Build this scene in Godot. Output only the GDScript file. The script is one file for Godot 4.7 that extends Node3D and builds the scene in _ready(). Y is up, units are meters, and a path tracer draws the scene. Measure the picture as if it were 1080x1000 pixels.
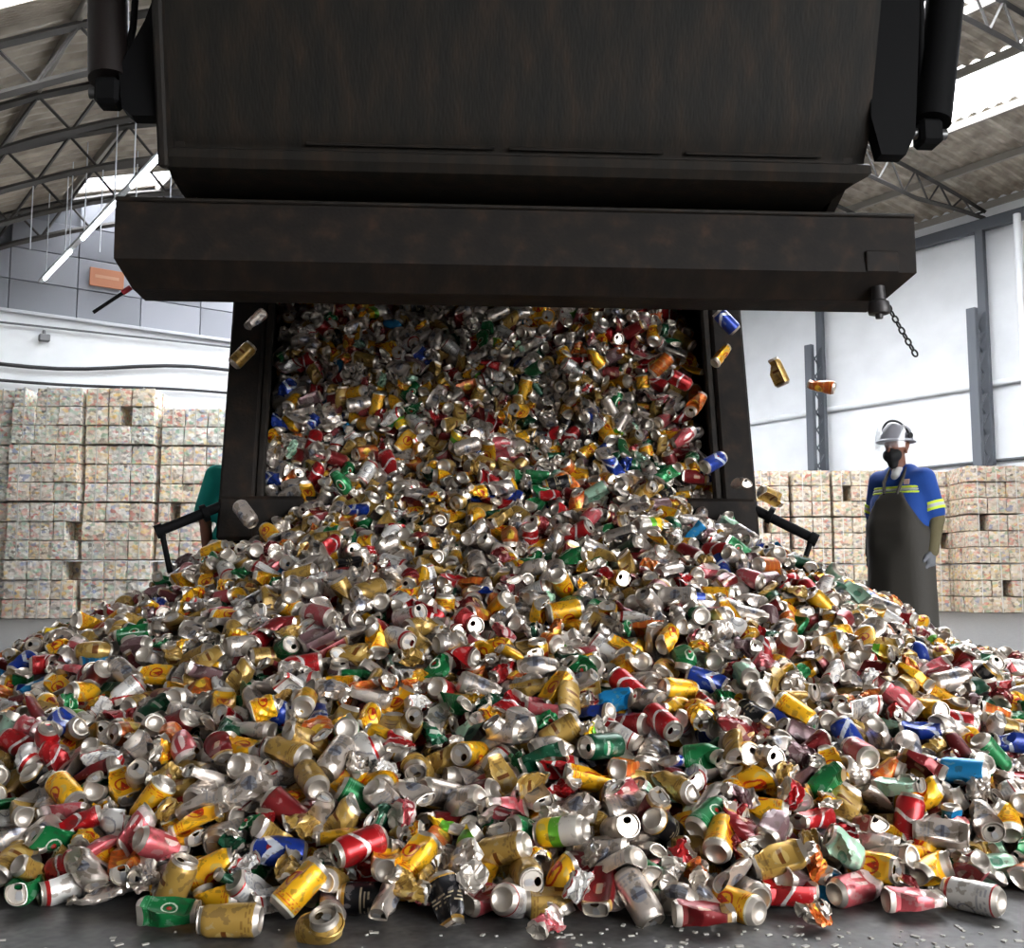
extends Node3D
# Hall with a refuse truck tipping drink cans. Camera 0.7 m above the floor, looking along -z.

const TAU_ := PI * 2.0
var rng := RandomNumberGenerator.new()
var mats := {}
var name_count := {}
var hall: Transform3D            # hall axes: x across to the right wall, -z towards the gable

# ------------------------------------------------------------------ mesh builder (faces written counter-clockwise seen from outside)
class MB:
	var v := PackedVector3Array()
	var uv := PackedVector2Array()
	var f := PackedInt32Array()
	func vert(p: Vector3, t := Vector2.ZERO) -> int:
		v.append(p)
		uv.append(t)
		return v.size() - 1
	func tri(a: int, b: int, c: int) -> void:
		f.append(a); f.append(b); f.append(c)
	func quad(a: int, b: int, c: int, d: int) -> void:
		tri(a, b, c); tri(a, c, d)
	func quadp(a: Vector3, b: Vector3, c: Vector3, d: Vector3) -> void:
		var i := vert(a, Vector2(0, 0)); vert(b, Vector2(1, 0)); vert(c, Vector2(1, 1)); vert(d, Vector2(0, 1))
		quad(i, i + 1, i + 2, i + 3)
	func box(c: Vector3, s: Vector3, bev := 0.0, q := Basis()) -> void:
		var h := s * 0.5
		var bv := minf(bev, minf(h.x, minf(h.y, h.z)) * 0.8)
		var id := {}
		for sx in [-1, 1]:
			for sy in [-1, 1]:
				for sz in [-1, 1]:
					var k := Vector3(sx, sy, sz)
					if bv > 0.0:
						id[[sx, sy, sz, 0]] = vert(c + q * (Vector3(h.x, h.y - bv, h.z - bv) * k))
						id[[sx, sy, sz, 1]] = vert(c + q * (Vector3(h.x - bv, h.y, h.z - bv) * k))
						id[[sx, sy, sz, 2]] = vert(c + q * (Vector3(h.x - bv, h.y - bv, h.z) * k))
					else:
						for a in 3:
							id[[sx, sy, sz, a]] = vert(c + q * (h * k))
		var start := f.size()
		for s1 in [-1, 1]:
			oq(c, id[[s1, -1, -1, 0]], id[[s1, 1, -1, 0]], id[[s1, 1, 1, 0]], id[[s1, -1, 1, 0]])
			oq(c, id[[-1, s1, -1, 1]], id[[1, s1, -1, 1]], id[[1, s1, 1, 1]], id[[-1, s1, 1, 1]])
			oq(c, id[[-1, -1, s1, 2]], id[[1, -1, s1, 2]], id[[1, 1, s1, 2]], id[[-1, 1, s1, 2]])
		if bv > 0.0:
			for s1 in [-1, 1]:
				for s2 in [-1, 1]:
					oq(c, id[[s1, s2, -1, 0]], id[[s1, s2, 1, 0]], id[[s1, s2, 1, 1]], id[[s1, s2, -1, 1]])
					oq(c, id[[s1, -1, s2, 0]], id[[s1, 1, s2, 0]], id[[s1, 1, s2, 2]], id[[s1, -1, s2, 2]])
					oq(c, id[[-1, s1, s2, 1]], id[[1, s1, s2, 1]], id[[1, s1, s2, 2]], id[[-1, s1, s2, 2]])
					for s3 in [-1, 1]:
						ot(c, id[[s1, s2, s3, 0]], id[[s1, s2, s3, 1]], id[[s1, s2, s3, 2]])
	func ot(c: Vector3, a: int, b: int, d: int) -> void:
		if (v[b] - v[a]).cross(v[d] - v[a]).dot((v[a] + v[b] + v[d]) / 3.0 - c) >= 0.0:
			tri(a, b, d)
		else:
			tri(a, d, b)
	func oq(c: Vector3, a: int, b: int, d: int, e: int) -> void:
		if (v[b] - v[a]).cross(v[d] - v[a]).dot((v[a] + v[b] + v[d] + v[e]) / 4.0 - c) >= 0.0:
			quad(a, b, d, e)
		else:
			quad(a, e, d, b)
	# tube along points with a radius each; flat end caps unless closed
	func tube(path: Array, radii: Array, seg := 10, closed := false, sq := Vector2.ONE) -> void:
		var n := path.size()
		var prev := Vector3.ZERO
		var first := v.size()
		for i in n:
			var t: Vector3
			if closed:
				t = (path[(i + 1) % n] - path[(i + n - 1) % n]).normalized()
			else:
				t = (path[mini(i + 1, n - 1)] - path[maxi(i - 1, 0)]).normalized()
			if i == 0:
				prev = t.cross(Vector3.UP if absf(t.y) < 0.9 else Vector3.RIGHT).normalized()
			else:
				prev = (prev - t * prev.dot(t)).normalized()
			var w := t.cross(prev)
			var r: float = radii[i] if i < radii.size() else radii[-1]
			for k in seg:
				var a := TAU * k / seg
				vert(path[i] + (prev * cos(a) * sq.x + w * sin(a) * sq.y) * r, Vector2(float(k) / seg, float(i) / n))
		var last := n if closed else n - 1
		for i in last:
			for k in seg:
				var a := first + i * seg + k
				var b := first + i * seg + (k + 1) % seg
				var c2 := first + ((i + 1) % n) * seg + k
				var d := first + ((i + 1) % n) * seg + (k + 1) % seg
				quad(a, b, d, c2)
		if not closed:
			for e in [0, n - 1]:
				var c0 := vert(path[e])
				var s0 := v.size()
				for k in seg:
					vert(v[first + e * seg + k])
				for k in seg:
					if e == 0:
						tri(c0, s0 + (k + 1) % seg, s0 + k)
					else:
						tri(c0, s0 + k, s0 + (k + 1) % seg)
	# polygon in the plane of axes ax, ay at origin o, thickened along their normal both ways
	func prism(poly: PackedVector2Array, o: Vector3, ax: Vector3, ay: Vector3, depth: float) -> void:
		var nrm := ax.cross(ay).normalized() * depth * 0.5
		var p := poly
		if Geometry2D.is_polygon_clockwise(p):
			p = p.duplicate(); p.reverse()
		var t := Geometry2D.triangulate_polygon(p)
		for s in [1.0, -1.0]:
			var b0 := v.size()
			for q in p:
				vert(o + ax * q.x + ay * q.y + nrm * s, q)
			for i in range(0, t.size(), 3):
				var a := b0 + t[i]; var b := b0 + t[i + 1]; var c := b0 + t[i + 2]
				var up := (v[b] - v[a]).cross(v[c] - v[a]).dot(nrm * s) > 0.0
				if up:
					tri(a, b, c)
				else:
					tri(a, c, b)
		for i in p.size():
			var q0 := o + ax * p[i].x + ay * p[i].y
			var j := (i + 1) % p.size()
			var q1 := o + ax * p[j].x + ay * p[j].y
			quadp(q0 - nrm, q1 - nrm, q1 + nrm, q0 + nrm)
	# surface of revolution about y at o; profile of (radius, height) from bottom to top
	func lathe(prof: Array, seg: int, o := Vector3.ZERO, q := Basis()) -> void:
		var first := v.size()
		for i in prof.size():
			for k in seg + 1:
				var a := TAU * k / seg
				vert(o + q * Vector3(prof[i].x * cos(a), prof[i].y, prof[i].x * sin(a)), Vector2(float(k) / seg, float(i) / (prof.size() - 1)))
		for i in prof.size() - 1:
			for k in seg:
				var a := first + i * (seg + 1) + k
				quad(a, a + seg + 1, a + seg + 2, a + 1)
	func grid(nu: int, nv: int, fn: Callable) -> void:
		var first := v.size()
		for j in nv + 1:
			for i in nu + 1:
				var t := Vector2(float(i) / nu, float(j) / nv)
				vert(fn.call(t.x, t.y), t)
		for j in nv:
			for i in nu:
				var a := first + j * (nu + 1) + i
				quad(a, a + 1, a + nu + 2, a + nu + 1)
	# arrays with normals averaged over faces that meet at less than `angle`
	func arrays(angle := 40.0) -> Array:
		var nf := f.size() / 3
		var fn := PackedVector3Array()
		fn.resize(nf)
		var weld := {}
		var at := PackedInt32Array()
		at.resize(v.size())
		for i in v.size():
			var key := Vector3i((v[i] * 20000.0).round())
			if not weld.has(key):
				weld[key] = weld.size()
			at[i] = weld[key]
		var faces := []
		faces.resize(weld.size())
		for i in weld.size():
			faces[i] = PackedInt32Array()
		for i in nf:
			var n := (v[f[i * 3 + 1]] - v[f[i * 3]]).cross(v[f[i * 3 + 2]] - v[f[i * 3]])
			fn[i] = n
			for k in 3:
				faces[at[f[i * 3 + k]]].append(i)
		var lim := cos(deg_to_rad(angle))
		var ov := PackedVector3Array(); var on := PackedVector3Array(); var ou := PackedVector2Array()
		ov.resize(nf * 3); on.resize(nf * 3); ou.resize(nf * 3)
		var order := [0, 2, 1]
		for i in nf:
			var me := fn[i].normalized()
			for k in 3:
				var q: int = f[i * 3 + order[k]]
				var sum := Vector3.ZERO
				for o in faces[at[q]]:
					if me.dot(fn[o].normalized()) >= lim:
						sum += fn[o]
				ov[i * 3 + k] = v[q]
				on[i * 3 + k] = sum.normalized() if sum.length_squared() > 0.0 else me
				ou[i * 3 + k] = uv[q]
		var a := []
		a.resize(Mesh.ARRAY_MAX)
		a[Mesh.ARRAY_VERTEX] = ov
		a[Mesh.ARRAY_NORMAL] = on
		a[Mesh.ARRAY_TEX_UV] = ou
		return a
	func mesh(angle := 40.0) -> ArrayMesh:
		var m := ArrayMesh.new()
		m.add_surface_from_arrays(Mesh.PRIMITIVE_TRIANGLES, arrays(angle))
		return m

# ------------------------------------------------------------------ nodes
func numbered(called: String) -> String:
	var n: int = name_count.get(called, 0)
	name_count[called] = n + 1
	return called if n == 0 else "%s_%03d" % [called, n]

func put(called: String, m: Mesh, mat: Material, parent: Node3D = self) -> MeshInstance3D:
	var o := MeshInstance3D.new()
	o.name = numbered(called) if parent == self else called
	o.mesh = m
	o.material_override = mat
	parent.add_child(o, true)
	return o

func base(called: String, at := Vector3.ZERO, turn := 0.0) -> Node3D:
	var o := Node3D.new()
	o.name = numbered(called)
	add_child(o)
	o.position = at
	o.rotation.y = turn
	return o

func tag(o: Node, label: String, category: String, group := "", kind := "") -> void:
	if label: o.set_meta("label", label)
	if category: o.set_meta("category", category)
	if group: o.set_meta("group", group)
	if kind: o.set_meta("kind", kind)

func structure(o: Node, label := "") -> void:
	o.set_meta("kind", "structure")
	if label: o.set_meta("label", label)

# ------------------------------------------------------------------ materials
func noise_tex(freq: float, ramp: Array, sd: int, size := 256, octaves := 4) -> ImageTexture:
	var n := FastNoiseLite.new()
	n.seed = sd
	n.frequency = freq
	n.fractal_octaves = octaves
	n.noise_type = FastNoiseLite.TYPE_SIMPLEX_SMOOTH
	var grey := n.get_seamless_image(size, size)
	var im := Image.create(size, size, false, Image.FORMAT_RGB8)
	var g := Gradient.new()
	g.offsets = PackedFloat32Array(ramp.map(func(a): return a[0]))
	g.colors = PackedColorArray(ramp.map(func(a): return a[1]))
	for y in size:
		for x in size:
			im.set_pixel(x, y, g.sample(grey.get_pixel(x, y).r))
	return ImageTexture.create_from_image(im)

func flat(key: String, c: Color, rough := 0.7, metal := 0.0) -> StandardMaterial3D:
	if mats.has(key):
		return mats[key]
	var m := StandardMaterial3D.new()
	m.resource_name = key
	m.albedo_color = c
	m.roughness = rough
	m.metallic = metal
	mats[key] = m
	return m

func tri_mat(key: String, tex: Texture2D, scale: float, rough: float, metal := 0.0, world := true) -> StandardMaterial3D:
	var m := flat(key, Color.WHITE, rough, metal)
	m.albedo_texture = tex
	m.uv1_triplanar = true
	m.uv1_world_triplanar = world
	m.uv1_scale = Vector3.ONE * scale
	return m

# ------------------------------------------------------------------ the hall
func roof_y(lx: float) -> float:
	var low := maxf(0.0, 8.0 - lx)   # the vault bends down faster towards the near side
	return 11.0 - 0.00993 * (lx - 17.28) * (lx - 17.28) - 0.028 * low * low

func hput(called: String, m: Mesh, mat: Material) -> MeshInstance3D:
	var o := put(called, m, mat)
	o.transform = hall
	return o

func hbox(c: Vector3, s: Vector3, bev := 0.0) -> ArrayMesh:
	var b := MB.new()
	b.box(c, s, bev)
	return b.mesh(20)

func is_skylight(i: int, lu: float) -> bool:
	# strips of clear sheet let into the roof; lu is the cell's near edge
	if i == 11: return lu in [9.0, 11.5, 1.5]
	if i == 2: return lu in [11.5]
	if i == 4: return lu in [21.5]
	if i in [6, 7, 8, 9]: return lu < 24.0 and lu > 0.0
	if i == 5: return lu < 19.0 and lu > 8.0
	return false

func build_hall() -> void:
	var concrete := noise_tex(0.035, [[0.0, Color(0.24, 0.235, 0.23)], [0.45, Color(0.30, 0.295, 0.29)], [0.75, Color(0.35, 0.345, 0.335)], [1.0, Color(0.42, 0.415, 0.405)]], 11, 512, 6)
	var fm := tri_mat("floor_concrete", concrete, 0.55, 0.52)
	fm.detail_enabled = true
	fm.detail_blend_mode = BaseMaterial3D.BLEND_MODE_MUL
	fm.detail_albedo = noise_tex(0.3, [[0.0, Color(0.55, 0.55, 0.55)], [0.5, Color(0.85, 0.85, 0.85)], [1.0, Color(1, 1, 1)]], 12, 256, 3)
	fm.heightmap_enabled = true
	fm.heightmap_texture = noise_tex(0.22, [[0.0, Color.BLACK], [1.0, Color.WHITE]], 13, 256, 4)
	fm.heightmap_scale = 0.16
	var fl := MB.new()
	fl.box(Vector3(11, -0.15, -4), Vector3(32, 0.3, 62))
	structure(hput("floor", fl.mesh(20), fm), "grey worn concrete floor of the hall")

	var white := tri_mat("white_wall", noise_tex(0.02, [[0.0, Color(0.81, 0.82, 0.83)], [0.5, Color(0.85, 0.86, 0.87)], [1.0, Color(0.88, 0.89, 0.90)]], 21, 256, 5), 0.2, 0.8)
	structure(hput("wall_right", hbox(Vector3(25.15, 5.25, -8), Vector3(0.3, 10.5, 33)), white), "white side wall behind the bales")
	var dado := flat("grey_wall", Color(0.52, 0.51, 0.50), 0.8)
	structure(hput("wall_left", hbox(Vector3(-1.15, 2.75, -8), Vector3(0.3, 5.5, 33)), dado), "grey side wall nearest the truck")
	var front := base("wall_front")
	front.transform = hall
	structure(front, "grey end wall with the wide loading gate behind the camera")
	put("pier", hbox(Vector3(-0.65, 2.8, 8.6), Vector3(1.3, 5.6, 0.3)), dado, front)
	put("pier", hbox(Vector3(16.7, 5.5, 8.6), Vector3(16.6, 11.0, 0.3)), dado, front)
	put("lintel", hbox(Vector3(4.5, 7.7, 8.6), Vector3(9.0, 5.4, 0.3)), dado, front)
	# gable: white masonry below, grey cladding panels above
	var gable := base("wall_back")
	gable.transform = hall
	structure(gable, "gable wall, white below and grey panels above")
	put("masonry", hbox(Vector3(12, 3.25, -24.3), Vector3(26.6, 6.5, 0.3)), white, gable)
	put("ledge", hbox(Vector3(12, 6.5, -24.1), Vector3(26, 0.07, 0.16), 0.01), flat("ledge_grey", Color(0.72, 0.73, 0.75), 0.7), gable)
	var grey := [flat("cladding_a", Color(0.50, 0.51, 0.54), 0.6), flat("cladding_b", Color(0.45, 0.46, 0.49), 0.6), flat("cladding_c", Color(0.56, 0.57, 0.60), 0.6)]
	var panel := hbox(Vector3.ZERO, Vector3(1.385, 0.70, 0.06), 0.012)
	for row in 6:
		for k in 20:
			var x := -2.3 + 1.4 * k
			var y := 6.88 + 0.715 * row
			if y + 0.2 > roof_y(x):
				continue
			var o := put("cladding_panel", panel, grey[rng.randi() % 3], gable)
			o.position = Vector3(x, y, -24.24)
	var backing := MB.new()
	backing.box(Vector3(12, 9.0, -24.42), Vector3(26, 5.0, 0.06))
	put("backing", backing.mesh(20), grey[1], gable)

	build_roof()
	build_right_side()
	build_gable_fittings()

func build_roof() -> void:
	var c := base("ceiling")
	c.transform = hall
	structure(c, "arched corrugated roof on steel trusses with clear skylight sheets")
	var sheet_tex := noise_tex(0.02, [[0.0, Color(0.48, 0.44, 0.39)], [0.5, Color(0.66, 0.62, 0.56)], [1.0, Color(0.78, 0.74, 0.68)]], 31, 256, 5)
	var sheet := tri_mat("roof_sheet", sheet_tex, 0.35, 0.65, 0.2)
	var steel := flat("truss_steel", Color(0.27, 0.26, 0.25), 0.6, 0.2)
	var pane := flat("skylight_sheet", Color(0.95, 0.97, 1.0, 0.12), 0.1)
	pane.transparency = BaseMaterial3D.TRANSPARENCY_ALPHA
	# corrugated sheet, ridges along local x, unit length in x
	var cor := MB.new()
	var n := 32
	var prof := []
	for i in n + 1:
		prof.append(Vector2(-2.52 * i / n, 0.055 if i % 4 in [1, 2] else 0.0))
	for s in [0.0, 0.03]:
		for i in n:
			var p: Vector2 = prof[i]
			var q: Vector2 = prof[i + 1]
			var a := Vector3(-0.5, p.y + s, p.x); var b := Vector3(0.5, p.y + s, p.x)
			var d := Vector3(0.5, q.y + s, q.x); var e := Vector3(-0.5, q.y + s, q.x)
			if s > 0.0:
				cor.quadp(a, b, d, e)
			else:
				cor.quadp(a, e, d, b)
	var cm := cor.mesh(10)
	for i in range(1, 14):
		var x0 := -3.0 + 2.0 * i
		var a := Vector3(x0, roof_y(x0), 0)
		var b := Vector3(x0 + 2.0, roof_y(x0 + 2.0), 0)
		var len := a.distance_to(b)
		var dir := (b - a) / len
		for k in 14:
			var lu := -8.5 + 2.5 * k
			var clear := is_skylight(i, lu)
			var pieces := [[0.0, 1.0, clear]]
			if i == 4 and lu == 21.5:
				pieces = [[0.0, 0.55, false], [0.55, 0.45, true]]
			elif i == 2 and lu == 11.5:
				pieces = [[0.0, 0.74, true], [0.74, 0.26, false]]
			for q in pieces:
				var o := put("skylight_pane" if q[2] else "roof_sheet", cm, pane if q[2] else sheet, c)
				o.transform = Transform3D(Basis(dir * (len * 1.01), Vector3(-dir.y, dir.x, 0), Vector3.BACK * q[1]), (a + b) * 0.5 + Vector3(0, 0, -lu - 2.5 * q[0]))
	for i in range(1, 15):
		var x0 := -3.0 + 2.0 * i
		var o := put("purlin", hbox(Vector3(x0, roof_y(x0) - 0.1, -7.75), Vector3(0.07, 0.18, 32.5), 0.01), flat("purlin_steel", Color(0.58, 0.56, 0.53), 0.6, 0.2), c)
	for lu in [-6.0, -1.0, 4.0, 9.0, 14.0, 16.5, 19.0, 21.5, 23.7]:
		var t := Node3D.new()
		t.name = "truss"
		c.add_child(t, true)
		t.position = Vector3(0, 0, -lu)
		var top := []
		var low := []
		for i in 27:
			var x := -1.0 + i
			var fade := minf(1.0, minf((x + 1.0), (25.0 - x)) / 3.0)
			top.append(Vector3(x, roof_y(x) - 0.24, 0))
			low.append(Vector3(x, roof_y(x) - 0.42 - 0.5 * fade, 0))
		var m := MB.new()
		m.tube(top, [0.06], 4)
		put("top_chord", m.mesh(50), steel, t)
		m = MB.new()
		m.tube(low, [0.06], 4)
		put("bottom_chord", m.mesh(50), steel, t)
		for i in 52:
			m = MB.new()
			var ta: Vector3 = top[i / 2] if i % 2 == 0 else top[i / 2].lerp(top[i / 2 + 1], 0.5)
			var tb: Vector3 = low[i / 2].lerp(low[i / 2 + 1], 0.5) if i % 2 == 0 else low[i / 2 + 1]
			if i % 2:
				ta = low[i / 2].lerp(low[i / 2 + 1], 0.5)
				tb = top[i / 2 + 1]
			m.tube([ta, tb], [0.028], 4)
			put("web", m.mesh(50), steel, t)

func build_right_side() -> void:
	var steel := flat("column_steel", Color(0.33, 0.345, 0.37), 0.55, 0.2)
	for lu in [4.0, 9.0, 14.0, 19.0]:
		var c := base("wall_column")
		c.transform = hall * Transform3D(Basis(), Vector3(24.55, 0, -lu))
		structure(c, "lattice steel column against the white side wall")
		put("outer_chord", hbox(Vector3(0.17, 4.8, 0), Vector3(0.15, 9.6, 0.22), 0.01), steel, c)
		put("inner_chord", hbox(Vector3(-0.36, 3.75, 0), Vector3(0.15, 7.5, 0.24), 0.01), steel, c)
		for i in 14:
			var y := 0.2 + i * 0.52
			var m := MB.new()
			m.tube([Vector3(-0.30, y, 0.05), Vector3(0.10, y + 0.5, 0.05)], [0.025], 4)
			m.tube([Vector3(0.10, y, -0.05), Vector3(-0.30, y + 0.5, -0.05)], [0.025], 4)
			put("lacing", m.mesh(50), steel, c)
	var eave := hput("eave_beam", hbox(Vector3(24.8, 9.75, -8), Vector3(0.2, 0.3, 32), 0.01), steel)
	structure(eave, "steel eave beam along the top of the side wall")
	var pm := flat("white_pipe", Color(0.86, 0.87, 0.88), 0.5)
	var m2 := MB.new()
	m2.tube([Vector3(24.915, 5.67, 5), Vector3(24.915, 5.67, -23.8)], [0.08], 12)
	var pp := hput("service_pipe", m2.mesh(50), pm)
	tag(pp, "long white pipe running along the white side wall between the lattice columns", "pipe")
	m2 = MB.new()
	m2.tube([Vector3(24.93, 3.72, 5), Vector3(24.93, 3.72, -23.8)], [0.04], 8)
	tag(hput("service_conduit", m2.mesh(50), flat("grey_conduit", Color(0.35, 0.36, 0.37), 0.5)), "thin grey conduit low on the white side wall behind the worker", "conduit")
	m2 = MB.new()
	m2.tube([Vector3(24.3, 0.0, -12.8), Vector3(24.3, 9.6, -12.8)], [0.09], 12)
	tag(hput("drain_pipe", m2.mesh(50), pm), "white vertical downpipe beside the lattice column near the frame edge", "pipe")

func build_gable_fittings() -> void:
	# cables strung across the gable wall
	var black := flat("cable_black", Color(0.10, 0.10, 0.11), 0.6)
	var spec := [[5.30, 5.75, 0.045, "thick black cable sagging across the white gable wall above the bales", 0.30], [4.95, 5.20, 0.035, "lower black cable strung across the white gable wall", 0.1], [4.45, 4.62, 0.018, "thin grey wire below the black cables on the gable wall", 0.05], [6.20, 6.33, 0.025, "thin conduit just below the grey cladding of the gable wall", 0.0]]
	for s in spec:
		var pts := []
		for i in 25:
			var t := i / 24.0
			var x := -0.8 + 14.0 * t
			pts.append(Vector3(x, lerpf(s[0], s[1], (x - 3.8) / 5.0) - s[4] * (sin((x - 3.8) / 5.2 * PI * 2.0) * 0.25), -24.0))
		var m := MB.new()
		m.tube(pts, [s[2]], 6)
		tag(hput("wall_cable", m.mesh(60), black if s[2] > 0.03 else flat("wire_grey", Color(0.32, 0.33, 0.34), 0.6)), s[3], "cable", "cables on the gable wall")
	var sg := base("safety_sign")
	sg.transform = hall * Transform3D(Basis(), Vector3(6.0, 7.55, -24.12))
	tag(sg, "orange sign board high on the grey cladding of the gable wall", "sign")
	put("board", hbox(Vector3.ZERO, Vector3(0.75, 0.42, 0.04), 0.008), flat("sign_orange", Color(0.66, 0.43, 0.31), 0.6), sg)
	put("print", hbox(Vector3(0, 0.02, 0.022), Vector3(0.52, 0.07, 0.004)), flat("sign_pale", Color(0.72, 0.55, 0.44), 0.6), sg)
	var cam := base("floodlight")
	cam.transform = hall * Transform3D(Basis(), Vector3(4.72, 5.98, -24.0))
	tag(cam, "small grey lamp housing fixed to the white gable wall under the cladding", "floodlight")
	put("housing", hbox(Vector3.ZERO, Vector3(0.22, 0.16, 0.16), 0.02), flat("lamp_grey", Color(0.42, 0.42, 0.43), 0.5), cam)
	put("bracket", hbox(Vector3(0, 0.12, -0.05), Vector3(0.06, 0.12, 0.08), 0.01), flat("lamp_grey", Color(0.42, 0.42, 0.43), 0.5), cam)
	# row of hanging tube lights along the hall
	var glow := flat("tube_light", Color(0.95, 0.95, 0.95), 0.4)
	glow.emission_enabled = true
	glow.emission = Color(0.95, 0.98, 1.0)
	glow.emission_energy_multiplier = 6.0
	var alu := flat("fixture_white", Color(0.80, 0.82, 0.84), 0.5)
	var names := ["nearest to the truck", "second along the row", "third along the row", "closest to the gable wall"]
	for i in 4:
		var lu := 12.2 + i * 3.1
		var l := base("tube_light_fixture")
		l.transform = hall * Transform3D(Basis(), Vector3(4.4, 6.9, -lu))
		tag(l, "hanging white tube light in the row below the roof, " + names[i], "light", "row of hanging tube lights")
		put("tray", hbox(Vector3(0, 0.05, 0), Vector3(0.10, 0.05, 3.08), 0.01), alu, l)
		var m := MB.new()
		m.tube([Vector3(0, -0.0, -1.1), Vector3(0, 0.0, 1.1)], [0.03], 10)
		put("light_tube", m.mesh(50), glow, l)
		for z in [-1.0, 1.0]:
			m = MB.new()
			m.tube([Vector3(0, 0.07, z), Vector3(0, roof_y(4.4) - 7.2, z)], [0.012], 5)
			put("hanger", m.mesh(50), alu, l)
		var al := AreaLight3D.new()
		al.name = "tube_glow"
		al.area_size = Vector2(0.1, 2.2)
		al.light_energy = 2.0
		al.light_color = Color(0.95, 0.98, 1.0)
		al.shadow_enabled = true
		l.add_child(al)
		al.rotation.x = -PI / 2
		al.position.y = -0.05
	# hanger rods under the left trusses
	for i in 7:
		var m := MB.new()
		var x := 3.2 + 0.55 * i
		m.tube([Vector3(x, roof_y(x) - 0.5, -21.0 + 0.3 * i), Vector3(x, 6.9, -21.0 + 0.3 * i)], [0.012], 5)
		structure(hput("trim_%d" % (i + 1), m.mesh(50), alu), "thin rod hanging from the roof")

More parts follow.
